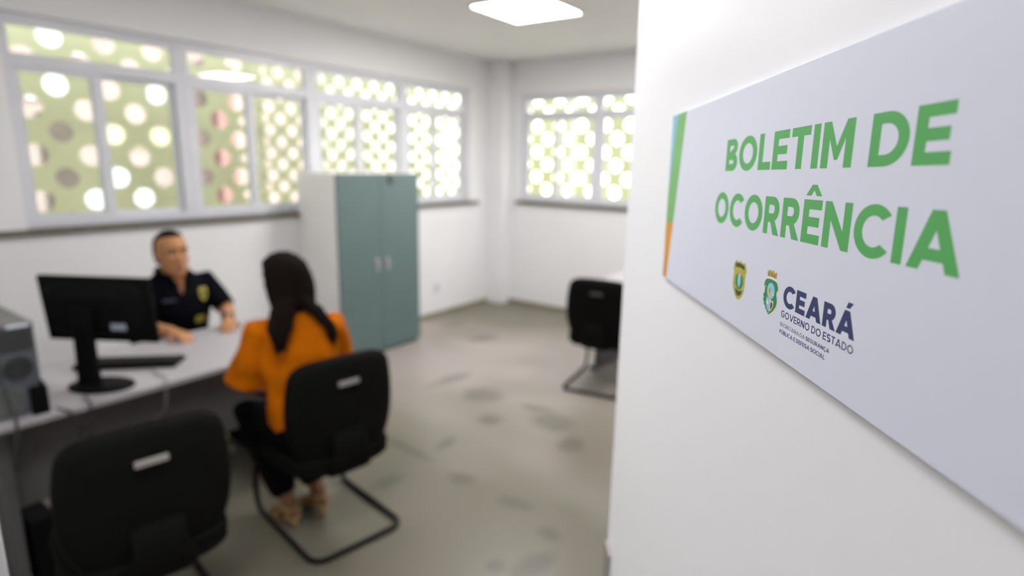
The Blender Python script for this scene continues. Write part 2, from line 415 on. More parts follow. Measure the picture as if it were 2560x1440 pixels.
for i, (a, b) in enumerate(((1.215, 2.228), (2.228, 3.297), (3.297, 4.380), (4.380, 5.36))):
    make_window('window_%d' % (i+1), a, b, WZ1, 'y', XA)
for i, (a, b) in enumerate(((BX0, -3.065), (-3.065, -2.085), (-2.085, BX1))):
    make_window('window_%d' % (i+5), a, b, WZ1-.03, 'x', YB, trans=(2.20, 2.265))

# ------------------------------------------------------------------ door, ajar into the room
az = math.radians(34.1706)
DD = V((-math.sin(az), math.cos(az), 0)); RT = V((DD.y, -DD.x, 0)); UP = V((0,0,1))
def frame_matrix(o, u, v, n):
    m = Matrix.Identity(4)
    for i in range(3): m[i][0], m[i][1], m[i][2], m[i][3] = u[i], v[i], n[i], o[i]
    return m
dr = sempty('door_1')
dr.matrix_world = frame_matrix(RT*0.170, DD, -RT, UP)     # local x along leaf, y towards the corridor face, z up
TE = 0.973
obj('door_leaf', MB().box((.05, -.036, .008), (TE, 0, 2.10)), M_door, dr, bevel=.0025)
obj('latch_plate', MB().box((TE-.004, -.030, .86), (TE+.002, -.006, 1.02)), M_steel, dr, bevel=.001)
obj('lock_escutcheon', MB().box((TE-.046, 0, .80), (TE-.001, .0065, 1.026)), M_chrome, dr, bevel=.0045, segs=4)
hd = MB().cyl((TE-.022, .006, .895), (0,1,0), .013, .045, 20)
hd.tube(round_path([(TE-.022, .050, .895), (TE-.020, .056, .895), (TE-.130, .056, .893)], .008), .0085, 12)
obj('door_handle', hd, M_chrome, dr, smooth=True)

# ------------------------------------------------------------------ lettering
def arc(cx, cy, rx, ry, a0, a1, n=20):
    return [(cx+rx*math.cos(math.radians(a0+(a1-a0)*i/n)), cy+ry*math.sin(math.radians(a0+(a1-a0)*i/n))) for i in range(n+1)]
def glyph(ch, s):
    h = s*.92; c = None
    base = {'Ê':'E','Á':'A','Ú':'U','Ç':'C'}.get(ch, ch)
    if base == 'E': w=.70; c=[[(0,0),(w,0),(w,h),(s,h),(s,.5-h/2),(w*.92,.5-h/2),(w*.92,.5+h/2),(s,.5+h/2),(s,1-h),(w,1-h),(w,1),(0,1)]]
    elif base == 'F': w=.68; c=[[(0,0),(s,0),(s,.46-h/2),(w*.92,.46-h/2),(w*.92,.46+h/2),(s,.46+h/2),(s,1-h),(w,1-h),(w,1),(0,1)]]
    elif base == 'L': w=.64; c=[[(0,0),(w,0),(w,h),(s,h),(s,1),(0,1)]]
    elif base == 'T': w=.74; c=[[(w/2-s/2,0),(w/2+s/2,0),(w/2+s/2,1-h),(w,1-h),(w,1),(0,1),(0,1-h),(w/2-s/2,1-h)]]
    elif base == 'I': w=s; c=[[(0,0),(s,0),(s,1),(0,1)]]
    elif base == 'O': w=1.06; c=[arc(.53,.5,.53,.515,0,354,44), arc(.53,.5,.53-s,.515-h,0,354,44)]
    elif base == 'C': w=.94; c=[arc(.53,.5,.53,.515,40,320,40)+arc(.53,.5,.53-s,.515-h,312,48,34)]
    elif base == 'G': w=.99; xr=.97; c=[arc(.53,.5,.53,.515,42,326,40)+[(xr,.56),(.54,.56),(.54,.56-h),(xr-s*.95,.56-h)]+arc(.53,.5,.53-s,.515-h,320,50,34)]
    elif base == 'D': w=.88; c=[[(0,0)]+arc(.36,.5,.52,.5,-90,90,24)+[(0,1)], [(s,h)]+arc(.36,.5,.52-s,.5-h,-90,90,20)+[(s,1-h)]]
    elif base in 'BPR':
        w = {'B':.78,'P':.74,'R':.80}[base]
        if base == 'B':
            out=[(0,0)]+arc(.48,.275,.30,.275,-90,62,14)+arc(.46,.745,.285,.255,-52,90,14)+[(0,1)]
            c=[out,[(s,h)]+arc(.46,.275+h*.03,.30-s,max(.04,.275-h),-90,90,12)+[(s,.275*2-h+h*.03)],[(s,.5+h*.42)]+arc(.44,.745,.285-s,max(.04,.245-h*.9),-90,90,12)+[(s,1-h)]]
        else:
            y0=.34; ry=(1-y0)/2; cy=(1+y0)/2
            bowl=arc(.42,cy,.33,ry,-90,90,18)
            hole=[(s,y0+h)]+arc(.42,cy,.33-s,ry-h,-90,90,14)+[(s,1-h)]
            if base == 'P': c=[[(0,0),(s,0),(s,y0)]+bowl+[(0,1)],hole]
            else: c=[[(0,0),(s,0),(s,y0-.02),(.36,y0-.02),(.80-s*1.18,0),(.82,0),(.57,y0+.03)]+arc(.42,cy,.33,ry,-60,90,16)+[(0,1)],hole]
    elif base == 'M': w=.96; c=[[(0,0),(s,0),(s,.62),(w/2-.05,.17),(w/2+.05,.17),(w-s,.62),(w-s,0),(w,0),(w,1),(w-s*1.0,1),(w/2,.46),(s*1.0,1),(0,1)]]
    elif base == 'N': w=.88; c=[[(0,0),(s,0),(s,.60),(w-s*.95,0),(w,0),(w,1),(w-s,1),(w-s,.40),(s*.95,1),(0,1)]]
    elif base in 'AV':
        w=1.04; t=w/2-s*.55; b=s*1.10
        if base == 'V':
            p=[(0,1),(b,1),(w/2,1-(w/2-b)/t),(w-b,1),(w,1),(w/2+s*.55,0),(w/2-s*.55,0)]; c=[p]
        else:
            il=lambda y:b+t*y; yc=.17
            c=[[(0,0),(b,0),(il(yc),yc),(w-il(yc),yc),(w-b,0),(w,0),(w/2+s*.55,1),(w/2-s*.55,1)],
               [(il(yc+h*.95),yc+h*.95),(w-il(yc+h*.95),yc+h*.95),(w/2,(w/2-b)/t)]]
    elif base == 'U': w=.86; r=.40; c=[[(0,1),(0,r)]+arc(w/2,r,w/2,r+.012,180,360,20)+[(w,1),(w-s,1),(w-s,r)]+arc(w/2,r,w/2-s,r+.012-h,360,180,16)+[(s,1)]]
    elif base == 'S':
        w=.74; ry=(1-h)/4+.004; rx=w/2-s/2; cl=arc(w/2,1-h/2-ry,rx,ry,38,250,16)+arc(w/2,h/2+ry,rx,ry,70,-142,16)
        L=[];R=[]
        for i,p in enumerate(cl):
            a=V(cl[max(i-1,0)]);b=V(cl[min(i+1,len(cl)-1)]); d=(b-a).normalized(); nn=V((-d.y,d.x)); q=V(p)
            k = s/2*abs(nn.x)+h/2*abs(nn.y)
            L.append(tuple(q+nn*k)); R.append(tuple(q-nn*k))
        c=[L+R[::-1]]
    if ch == 'Ê': x=w/2; c.append([(x-.30,1.09),(x-.09,1.34),(x+.09,1.34),(x+.30,1.09),(x+.10,1.09),(x,1.22),(x-.10,1.09)])
    if ch in 'ÁÚ': x=w/2; c.append([(x-.10,1.09),(x+.10,1.09),(x+.28,1.32),(x+.0,1.32)])
    if ch == 'Ç': x=w*.56; c.append([(x-.06,-.03),(x+.06,-.03),(x+.05,-.10),(x+.13,-.17),(x+.05,-.28),(x-.13,-.28),(x-.13,-.20),(x+.0,-.20),(x+.0,-.14),(x-.07,-.11)])
    return c, w
KERN = {('L','E'):-.02,('T','I'):.0,('A','R'):.0,('R','Á'):-.03,('P','Ú'):.02,('V','E'):-.04}
def lettering(words_spec, u0, u1, v0, cap, m, parent, track=.10, name='lettering'):
    """words_spec: list of (text, stem); fitted to u0..u1 on baseline v0 (metres)."""
    items=[]; x=0
    for text, s in words_spec:
        for i, ch in enumerate(text):
            if ch == ' ': x += .34; continue
            c, w = glyph(ch, s); items.append((c, x)); x += w + track + (KERN.get((ch, text[i+1]),0) if i+1 < len(text) else 0)
    total = x - track; k = (u1-u0)/total
    cu = bpy.data.curves.new(name, 'CURVE'); cu.dimensions='2D'; cu.fill_mode='BOTH'; cu.extrude=.00002
    for c, x0 in items:
        for poly in c:
            sp = cu.splines.new('POLY'); sp.points.add(len(poly)-1); sp.use_cyclic_u=True
            for p, (px, py) in zip(sp.points, poly): p.co=(u0+(px+x0)*k, v0+py*cap, 0, 1)
    tmp = bpy.data.objects.new('tmp_curve', cu); COL.objects.link(tmp)
    dg = bpy.context.evaluated_depsgraph_get(); dg.update()
    me = bpy.data.meshes.new_from_object(tmp.evaluated_get(dg)); bpy.data.objects.remove(tmp)
    me.name = name; me.materials.clear(); me.materials.append(m)
    o = bpy.data.objects.new(name, me); COL.objects.link(o); o.parent = parent; return o

# ------------------------------------------------------------------ the sign
tl = math.radians(1.33); t0, z0 = 0.6925, 1.70+0.0538
cu_, su_ = math.cos(tl), math.sin(tl)
U = -DD*cu_ + UP*su_; Vv = DD*su_ + UP*cu_
sign = thing('wall_sign', 'white rectangular sign with green heading mounted on the open white door', 'sign', matrix=frame_matrix(RT*.166 + DD*t0 + UP*z0, U, Vv, -RT))
obj('sign_panel', MB().box((0, -.181, -.0035), (.640, 0, 0)), M_signw, sign, bevel=.0004)
def flat(name, poly, m, parent, lvl=1, scale=.001):
    return obj(name, MB().prism([(x*scale, y*scale) for x, y in poly], (lvl-1)*.00003, lvl*.00003+.00001), m, parent)
flat('stripe_blue', [(.2,-.2),(22,-.2),(6,-66),(.2,-90)], M_sblue, sign)
flat('stripe_green', [(22,-.2),(57,-.2),(32,-116.5),(.2,-117.5),(.2,-90),(6,-66)], M_sgreen, sign)
flat('stripe_orange', [(.2,-117.5),(32,-116.5),(17,-180.8),(.2,-180.8)], M_sorange, sign)
o = lettering([('BOLETIM DE', .235)], .1900, .4515, -.0620, .0248, M_green, sign, .105); o.location.z=.00003
o = lettering([('OCORRÊNCIA', .235)], .1725, .4665, -.1046, .0250, M_green, sign, .105); o.location.z=.00003
o = lettering([('CEARÁ', .26)], .3205, .4033, -.1470, .0136, M_navy, sign, .09); o.location.z=.00003
o = lettering([('GOVERNO DO ESTADO', .175)], .3198, .4036, -.1541, .0043, M_navy, sign, .15); o.location.z=.00003
o = lettering([('SECRETARIA DA ', .125), ('SEGURANÇA', .185)], .3198, .3817, -.15995, .0023, M_navy, sign, .15); o.location.z=.00003
o = lettering([('PÚBLICA E DEFESA SOCIAL', .185)], .3200, .3780, -.1647, .0025, M_navy, sign, .14); o.location.z=.00003
# police badge emblem
bd = flat('badge_emblem', catmull([(243,-129.2),(247,-130.6),(252,-129.8),(255,-132.5),(256.2,-136),(254.4,-140),(255,-146),(253,-152.5),(248.5,-157),(243,-159),(237,-157),(232,-152),(230,-146),(230.6,-140),(229.4,-136),(230.8,-132),(234.5,-129.8),(239,-130.6)],3), M_yel, sign)
flat('badge_banner', catmull([(234,-132),(243,-131.3),(251,-132.3),(251.5,-135.2),(243,-134.4),(234.5,-135)],3), M_edark, bd, 2)
flat('badge_scroll', catmull([(236,-151),(243,-152.5),(250,-151),(248,-154.6),(243,-156.2),(238,-154.6)],3), M_edark, bd, 2)
flat('badge_wreath', catmull([(243,-138),(249,-140.5),(251,-145),(248.5,-149.5),(243,-151),(237.5,-149.5),(235,-145),(237,-140.5)],3), M_egreen, bd, 2)
flat('badge_shield', catmull([(240.5,-139.5),(243,-138.8),(245.5,-139.5),(245.8,-146),(243,-149.6),(240.2,-146)],3), M_eblue, bd, 3)
flat('badge_star', catmull([(243,-135.8),(248.5,-137.4),(247,-139.6),(243,-138.6),(240,-139.2)],3), M_sorange, bd, 3)
# state crest
def crest(k, dx=0):
    half=[(0,0),(.30,.07),(.62,.17),(.90,.30),(1.0,.44),(.93,.55),(.82,.64),(.84,.71),(1.0,.78),(.92,.88),(.74,.965),(.4,.99),(0,1.0)]
    pts=[(x,y) for x,y in half]+[(-x,y) for x,y in half[-2:0:-1]]
    cx, cy = 300.9, -145.4
    return [(cx+x*12.5*k, cy+(y-.5)*26.6*k) for x,y in pts]
cr = flat('state_crest', crest(1.0), M_egrey, sign)
flat('crest_border', crest(.975), M_ewhite, cr, 2)
flat('crest_field', crest(.90), M_egreen, cr, 3)
def ellp(cx,cy,rx,ry,a0=0,a1=345,n=23): return arc(cx,cy,rx,ry,a0,a1,n)
flat('crest_sky', ellp(301.3,-141.2,6.0,5.4), M_eblue, cr, 4)
flat('crest_hill', [(295.5,-142.3),(297.5,-138.8),(299.3,-140.2),(301,-141.6),(303,-143.5),(302,-146.3),(298.5,-145.4),(296.2,-144)], M_esand, cr, 5)
flat('crest_palm', [(298.6,-140.6),(299.2,-139),(300,-140.6),(299.6,-143),(299,-143)], M_egreen, cr, 6)
flat('crest_sail', [(304.3,-143.8),(305.3,-140.8),(306.2,-143.6)], M_ewhite, cr, 6)
flat('crest_lower', [(295.3,-146)]+arc(301.3,-148.2,6.2,6.6,150,205,5)+arc(301.3,-148.2,6.2,6.8,215,330,10)+[(307.4,-147.2),(304.5,-147.4),(301.5,-146.3)], M_eblue, cr, 5)
flat('crest_shore', [(301,-146.5),(304.5,-147.5),(307.3,-147.3),(306.8,-151.5),(304.5,-154.0),(301.5,-154.9)], M_epink, cr, 6)
flat('crest_figure', catmull([(303.6,-148.2),(305.4,-148.6),(306,-150.4),(304.9,-152.4),(304,-153.6),(303,-151.5),(302.8,-149.6)],3), M_ebrown, cr, 7)
flat('crest_jangada', [(296.6,-150),(298.2,-146.9),(299,-149.6),(299.2,-150.6),(297.2,-150.8)], M_ewhite, cr, 6)
for i,(sx,sy) in enumerate(((292.6,-139.5),(291.4,-143.6),(290.8,-147.2),(292,-150.4),(294.2,-152.9),(297.2,-155.4),(300.8,-155.9),(304.6,-154.9),(307.6,-152.6),(309.6,-149.4))):
    if i > 6: continue
    st=[(sx+(.75 if k%2==0 else .34)*math.sin(k*math.pi/5), sy+(.75 if k%2==0 else .34)*math.cos(k*math.pi/5)) for k in range(10)]
    flat('crest_star', st, M_ewhite, cr, 4)
cw = flat('crest_crown', [(293.6,-132.2),(293.2,-128.6),(294.8,-128.2),(295.1,-128.8),(296.4,-128.7),(296.8,-127.6),(299,-127.5),(299.4,-128.3),(300.9,-128.3),(301.4,-127.4),(303.6,-127.5),(304,-128.6),(305.4,-128.7),(305.9,-127.9),(308.2,-128.3),(308.4,-129.2),(307.6,-132.2),(301,-131.9)], M_gold, cr, 2)
for xx in (296.1, 300.2, 304.6): flat('crown_window', [(xx-.45,-131.4),(xx+.45,-131.4),(xx+.4,-129.6),(xx-.4,-129.6)], M_ebrown, cr, 3)

# ------------------------------------------------------------------ ceiling lights
def make_light(x, y, label):
    t = thing('ceiling_light', label, 'ceiling light', (x, y, ZC), 0, 'square ceiling lights')
    a = .312; f = MB()
    for s in ((-a,-a,a,-a+.016),(-a,a-.016,a,a),(-a,-a+.016,-a+.016,a-.016),(a-.016,-a+.016,a,a-.016)):
        f.box((s[0],s[1],-.014),(s[2],s[3],0))
    obj('lamp_frame', f, M_lframe, t)
    obj('lamp_diffuser', MB().box((-a+.016,-a+.016,-.010),(a-.016,a-.016,-.002)), M_led, t)
    return t
L0 = make_light(-2.69, 3.955, 'square white ceiling light panel glowing above the floor in front of the cabinet')
dup(L0, (-.45, 4.9, ZC), 0, 'square ceiling light panel above the desk at the back wall, hidden by the door')
LN = dup(L0, (-1.05, .60, ZC), 0, 'added square ceiling light panel nearest the doorway, unseen, brightening the open door')  # added out of view to brighten the door and sign
LF = dup(L0, (-2.66, 1.95, ZC), 0, 'square ceiling light panel above the desk with the monitor, out of frame')
LC = dup(L0, (-.9, -1.1, ZC), 0, 'added unseen square ceiling light panel in the corridor, lighting the door')  # added behind the camera as extra light on the door and sign

for q_, m_ in ((LC, M_led3), (LN, M_led2), (LF, M_led3)):
    for c_ in q_.children:
        if c_.name.startswith('lamp_diffuser'):
            c_.data = c_.data.copy(); c_.data.materials[0] = m_

# ------------------------------------------------------------------ cabinet
cb = thing('cabinet', 'tall white steel cabinet with two teal doors against the window wall', 'cabinet', (-4.13, 3.535, 0))
hx, hy, ch_ = .255, .462, 1.585
b = MB(); b.box((-hx,-hy,.05),(hx-.02,-hy+.018,ch_)); b.box((-hx,hy-.018,.05),(hx-.02,hy,ch_)); b.box((-hx,-hy+.018,ch_-.02),(hx-.02,hy-.018,ch_))
b.box((-hx,-hy+.018,.05),(hx-.02,hy-.018,.07)); b.box((-hx,-hy+.018,.07),(-hx+.012,hy-.018,ch_-.02))
obj('cabinet_body', b, M_cabw, cb, bevel=.003)
obj('plinth', MB().box((-hx+.02,-hy+.01,0),(hx-.035,hy-.01,.05)), M_tealdark, cb)
for s in (-1, 1):
    y0, y1 = (-hy+.002, -.0015) if s < 0 else (.0015, hy-.002)
    d = obj('cabinet_door', MB().box((hx-.019, y0, .03), (hx, y1, ch_-.001)), M_teal, cb, bevel=.003)
    hc = s*.058
    h = MB().box((hx, hc-.020, .745), (hx+.006, hc+.020, .860)).box((hx+.006, hc-.012, .765), (hx+.018, hc+.012, .842))
    obj('door_handle', h, M_chandle, d, bevel=.003)
    if s > 0:
        obj('door_lock', MB().box((hx, .085, 1.50), (hx+.012, .145, 1.572)).cyl((hx+.012,.115,1.535),(1,0,0),.014,.006), M_tealdark, d, bevel=.003)

# ------------------------------------------------------------------ desks
def make_desk(x0, x1, y0, y1, along, label, modesty_off, legs):
    """axis-aligned desk; along 'y' means the long side runs along Y and the visitor side is +x."""
    t = thing('desk', label, 'desk', ((x0+x1)/2, (y0+y1)/2, 0)); ox, oy = (x0+x1)/2, (y0+y1)/2
    obj('desktop', MB().box((x0-ox, y0-oy, .715), (x1-ox, y1-oy, .740)), M_desk, t, bevel=.004)
    if along == 'y':
        mx = x1-modesty_off-ox
        obj('modesty_panel', MB().box((mx-.016, y0+legs+.04-oy, .33), (mx, y1-legs-.04-oy, .715)), M_modesty, t, bevel=.002)
        for yy in (y0+legs, y1-legs-.05):
            l = MB().box((x0+.12-ox, yy-oy, .03), (x1-.10-ox, yy+.045-oy, .69)).box((x0+.02-ox, yy-.01-oy, 0), (x1-.03-ox, yy+.055-oy, .035)).box((x0+.03-ox, yy-oy, .685), (x1-.05-ox, yy+.045-oy, .715))
            obj('leg', l, M_deskedge, t, bevel=.004)
    else:
        my = y0+modesty_off-oy
        obj('modesty_panel', MB().box((x0+legs+.04-ox, my, .33), (x1-legs-.04-ox, my+.016, .715)), M_modesty, t, bevel=.002)
        for xx in (x0+legs, x1-legs-.05):
            l = MB().box((xx-ox, y0+.10-oy, .03), (xx+.045-ox, y1-.12-oy, .69)).box((xx-.01-ox, y0+.03-oy, 0), (xx+.055-ox, y1-.02-oy, .035)).box((xx-ox, y0+.05-oy, .685), (xx+.045-ox, y1-.03-oy, .715))
            obj('leg', l, M_deskedge, t, bevel=.004)
    return t
make_desk(-3.29, -2.60, .40, 1.98, 'y', 'pale desk with dark grey front panel between the two seated people', .17, .15)
make_desk(-2.24, -.80, 4.24, 4.90, 'x', 'pale desk by the back wall, mostly hidden by the open door', .14, .06)

# ------------------------------------------------------------------ visitor chairs
def make_chair(label):
    t = thing('visitor_chair', label, 'chair', (0,0,0), 0, 'black cantilever visitor chairs')
    half = [(0,0),(.10,0),(.165,.02),(.212,.075),(.236,.16),(.240,.25),(.232,.34),(.214,.405),(.165,.437),(.08,.447),(0,.450)]
    half = [(x*1.06, z*1.11) for x, z in half]
    out = half + [(-x,z) for x,z in half[-2:0:-1]]
    out = [(p.x,p.y) for p in catmull(out, 3)]
    tilt = math.radians(7); zb = .372; yb = -.160
    def back_loft(secs):
        rs = []
        for d, k in secs:
            r = []
            for x, z in out:
                xx, zz = x*k, .25+(z-.25)*k
                dd = d + .55*xx*xx + .12*(zz-.16)**2      # wraps around the sitter
                r.append((xx, yb + dd*math.cos(tilt) - zz*math.sin(tilt)*.55, zb + zz*math.cos(tilt) + dd*math.sin(tilt)))
            rs.append(r)
        return MB().rings(rs)
    obj('backrest', back_loft([(.002,.96),(.010,.985),(.026,.985),(.040,.94),(.047,.82),(.050,.5)]), M_fabric, t, smooth=True)
    sh = obj('back_shell', back_loft([(-.030,.5),(-.026,.86),(-.018,.955),(-.006,1.0),(.006,1.0),(.012,.985)]), M_plastic, t, smooth=True)
    # maker's tag on the shell
    zt = .398; k = yb - zt*math.sin(tilt)*.55
    tg = MB().box((-.048,-.007,-.011),(.048,.004,.011))
    g = obj('tag_plate', tg, M_tag, t, bevel=.003); g.location = (0, k-.030, zb+zt*math.cos(tilt)-.004); g.rotation_euler = (tilt*.55, 0, 0)
    # seat cushion and pan
    so = [(.0,-.20),(.14,-.20),(.21,-.175),(.240,-.10),(.250,.03),(.250,.15),(.225,.225),(.16,.255),(0,.262)]
    so = so + [(-x,y) for x,y in so[-2:0:-1]]; so = [(p.x,p.y) for p in catmull(so,3)]
    def seat_loft(secs):
        rs=[]
        for z,k in secs: rs.append([(x*k, .03+(y-.03)*k, z - .10*max(0,y-.17)**1.0*.6 + .25*(x*k)**2*.5) for x,y in so])
        return MB().rings(rs)
    obj('seat', seat_loft([(.377,.90),(.384,.97),(.402,1.0),(.420,.985),(.429,.93),(.432,.80)]), M_fabric, t, smooth=True)
    obj('seat_pan', seat_loft([(.338,.78),(.344,.92),(.362,.99),(.384,.985)]), M_plastic, t, smooth=True)
    br = MB()
    path = [(0,.05,.345),(0,-.14,.342),(0,-.200,.352),(0,-.216,.40),(0,-.212,.47),(0,-.204,.54)]
    br.loft([(p, (.105 if i<4 else .08,0,0), (0, .010 if i>2 else .004, .014 if i<3 else .006)) for i,p in enumerate(path)], 12, pw=.5)
    obj('back_bracket', br, M_plastic, t, smooth=True)
    fr = MB(); R_=.0125; xs=.222
    pts = [(-xs*.8,-.12,.334),(-xs*.8,.16,.334),(-xs*.9,.30,.305),(-xs,.335,.18),(-xs,.31,R_),(-xs,.0,R_),(-xs,-.27,R_),(xs,-.27,R_),(xs,0,R_),(xs,.31,R_),(xs,.335,.18),(xs*.9,.30,.305),(xs*.8,.16,.334),(xs*.8,-.12,.334)]
    fr.tube(round_path(pts, .075, 7), R_, 12)
    for yy in (-.08,.10): fr.tube([(-xs*.8,yy,.338),(xs*.8,yy,.338)], .010, 8)
    obj('tube_frame', fr, M_tube, t, smooth=True)
    return t
chair = make_chair('black visitor chair with the woman in orange sitting on it')
def yaw_for(fx, fy): return math.atan2(-fx, fy)
chair.location = (-2.160, 1.605, 0); chair.rotation_euler = (0,0,yaw_for(-.985,.17))
dup(chair, (-2.105, .785, 0), yaw_for(-.985,.17), 'empty black visitor chair, nearest in the bottom left corner, in front of monitor and desk')
c3 = dup(chair, (-1.965, 4.04, 0), yaw_for(-.16,.985), 'empty black visitor chair at the far desk, beside the edge of the open door')
for ch in c3.children:
    if ch.name.startswith('tag_plate'):
        ch.data = ch.data.copy(); ch.data.materials[0] = M_tagdim

# ------------------------------------------------------------------ monitor, keyboard, computer
mn = thing('monitor', 'black computer monitor seen from behind on the pale desk', 'monitor', (-2.755, .945, .74), math.radians(31.5))
# local: x to the right of its back, -y towards the viewer (its back), z up
tl2 = math.radians(5.2); ct, st = math.cos(tl2), math.sin(tl2)
pc = V((-.004, .022, .330)); RX = Matrix.Rotation(tl2, 3, 'X')
def panel(lo, hi, mt, nm, par, bev=.004):
    m_ = MB().box(lo, hi); m_.v = [tuple(RX @ V(p) + pc) for p in m_.v]; return obj(nm, m_, mt, par, bevel=bev)
hs = panel((-.238,-.006,-.140),(.238,.016,.140), M_mon, 'monitor_housing', mn)
mb = MB().loft([((0,-.006,0),(.215,0,0),(0,0,.120)),((0,-.022,0),(.200,0,0),(0,0,.105)),((0,-.034,-.01),(.12,0,0),(0,0,.07))], 28, pw=.35)
mb.v = [tuple(RX @ V(p) + pc) for p in mb.v]; obj('monitor_back_bulge', mb, M_mon, hs, smooth=False, bevel=.003)
panel((-.226,.0155,-.126),(.226,.0175,.128), M_screenoff, 'monitor_screen', mn, .0005)
panel((.065,-.0335,.012),(.100,-.0225,.028), M_monlogo, 'maker_mark', hs, .001)
panel((.068,-.0345,-.078),(.132,-.0215,-.048), M_sticker, 'sticker', hs, .001)
mb = MB().loft([((-.042,-.024,.012),(.048,0,0),(0,.018,0)),((-.042,-.026,.10),(.044,0,0),(0,.015,0)),((-.040,-.026,.25),(.044,0,0),(0,.012,0)),((-.036,-.022,.345),(.048,0,0),(0,.012,0))], 20, pw=.45)
obj('stand_column', mb, M_mon, mn, smooth=False, bevel=.002)
obj('stand_base', MB().loft([((-.012,.0,0),(.132,0,0),(0,.092,0)),((-.012,0,.010),(.132,0,0),(0,.092,0)),((-.018,-.005,.018),(.10,0,0),(0,.066,0))], 36), M_mon, mn, bevel=.002)

kb = thing('keyboard', 'black keyboard lying on the pale desk behind the monitor', 'keyboard', (-2.965, 1.135, .74), math.atan2(.70,.71))
obj('keyboard_tray', MB().add([(-.215,-.07,0),(.215,-.07,0),(.215,.07,0),(-.215,.07,0),(-.215,-.07,.024),(.215,-.07,.024),(.215,.07,.014),(-.215,.07,.014)],
    [(0,3,2,1),(4,5,6,7),(0,1,5,4),(1,2,6,5),(2,3,7,6),(3,0,4,7)]), M_key, kb, bevel=.003)
kk = MB()
for r in range(5):
    n_ = 15
    for c_ in range(n_):
        x = -.200 + c_*.0272; y = -.055+r*.0235; z = .0235-(y+.07)*.0714
        kk.box((x, y, z-.004), (x+.0235, y+.0195, z+.005))
obj('keyboard_keys', kk, M_keycap, kb)

pt = thing('computer_tower', 'grey computer tower with its rear fan outwards at the left end of the desk', 'computer', (-2.86, .618, .74))
X1 = .200; hw = .092; hh = .352
obj('tower_case', MB().box((-.22,-hw,.004),(X1-.004,hw,hh)), M_pctop, pt, bevel=.003)
rear = obj('rear_panel', MB().box((X1-.004,-hw+.003,.006),(X1,hw-.003,hh-.020)), M_pc, pt, bevel=.001)
obj('top_lip', MB().box((X1-.006,-hw+.002,hh-.022),(X1+.006,hw-.002,hh-.016)), M_pcdark, pt)
obj('white_label', MB().box((X1-.003,.012,hh-.016),(X1+.0015,.080,hh-.003)), M_plate, pt)
obj('power_supply', MB().box((X1,-hw+.010,hh-.105),(X1+.003,hw-.010,hh-.026)), M_pcdark, rear, bevel=.001)
fan = MB(); fc = (X1, .028, .185)
for rr in (.018,.030,.042):
    fan.tube([(X1+.003, fc[1]+rr*math.cos(a*math.pi/12), fc[2]+rr*math.sin(a*math.pi/12)) for a in range(25)], .0045 if rr>.04 else .0022, 8)
for a in range(4): fan.tube([(X1+.003,fc[1],fc[2]),(X1+.003,fc[1]+.042*math.cos(a*math.pi/2+.7),fc[2]+.042*math.sin(a*math.pi/2+.7))],.0018,6)
obj('fan_grille', fan, M_pcdark, rear, smooth=True)
obj('fan_recess', MB().cyl((X1-.001,fc[1],fc[2]),(1,0,0),.044,.002,28), M_pcdark, rear)
sl = MB()
for i in range(6): sl.box((X1,-hw+.012,.020+i*.017),(X1+.003,.035,.030+i*.017))
obj('slot_covers', sl, M_pctop, rear)
obj('port_plate', MB().box((X1,-hw+.012,.135),(X1+.004,-.020,.240)), M_tagdim, rear)
pa = tag(obj('power_adapter', MB().box((-.014,-.026,0),(.014,.026,.108)).box((-.005,.008,.108),(.005,.020,.128)), M_mon, bevel=.004), 'black power adapter standing against the grey computer tower on the desk', 'power adapter')
pa.location = (-2.640, .690, .740)

def cable(name, pts, r, label, m=M_cable):
    p = catmull(pts, 6, closed=False)
    return tag(obj(name, MB().tube(p, r, 8), m, smooth=True), label, 'cable')
cable('power_cable', [(-2.652,.598,.86),(-2.62,.60,.83),(-2.588,.60,.755),(-2.582,.59,.68),(-2.60,.58,.60),(-2.64,.60,.54),(-2.69,.63,.545),(-2.72,.68,.575)], .0055, 'thick black cable looping from the computer tower down beside the desk leg')
cable('monitor_cable', [(-2.675,.845,.7455),(-2.645,.838,.7455),(-2.61,.835,.7455),(-2.590,.832,.738),(-2.588,.829,.70),(-2.592,.825,.63),(-2.64,.815,.56)], .0045, 'black cable running from the monitor foot over the front edge of the desk')
cable('mouse_cable', [(-2.632,.735,.7455),(-2.605,.745,.7455),(-2.588,.760,.735),(-2.583,.775,.70),(-2.588,.788,.65),(-2.63,.795,.60)], .004, 'thin black cable drooping over the desk edge between tower and monitor')
cable('keyboard_cable', [(-2.86,1.20,.745),(-2.80,1.16,.7445),(-2.72,1.14,.7445),(-2.65,1.14,.7445),(-2.600,1.12,.7445),(-2.588,1.112,.73),(-2.586,1.11,.70),(-2.60,1.10,.62),(-2.68,1.09,.56)], .003, 'thin grey cable from the keyboard crossing the desk and hanging over its edge', M_gcable)

bx = thing('voltage_stabilizer', 'black box standing on the floor under the left end of the desk', 'box', (-2.84, .66, 0))
obj('stabilizer_case', MB().box((-.14,-.045,.012),(.14,.045,.285)), M_mon, bx, bevel=.008)
obj('stabilizer_sockets', MB().box((.139,-.04,.05),(.144,.04,.16)), M_mon, bx, bevel=.002)
for xx in (-.13, .10): obj('foot', MB().box((xx,-.05,0),(xx+.03,.05,.014)), M_key, bx)

ol = thing('wall_outlet', 'small white outlet plate low on the wall between cabinet and corner', 'outlet', (XA, 4.785, .31))
obj('outlet_plate', MB().box((0,-.038,-.058),(.008,.038,.058)), M_plate, ol, bevel=.003)
obj('outlet_socket', MB().box((.008,-.018,-.022),(.0095,.018,.022)), M_tag, ol, bevel=.001)

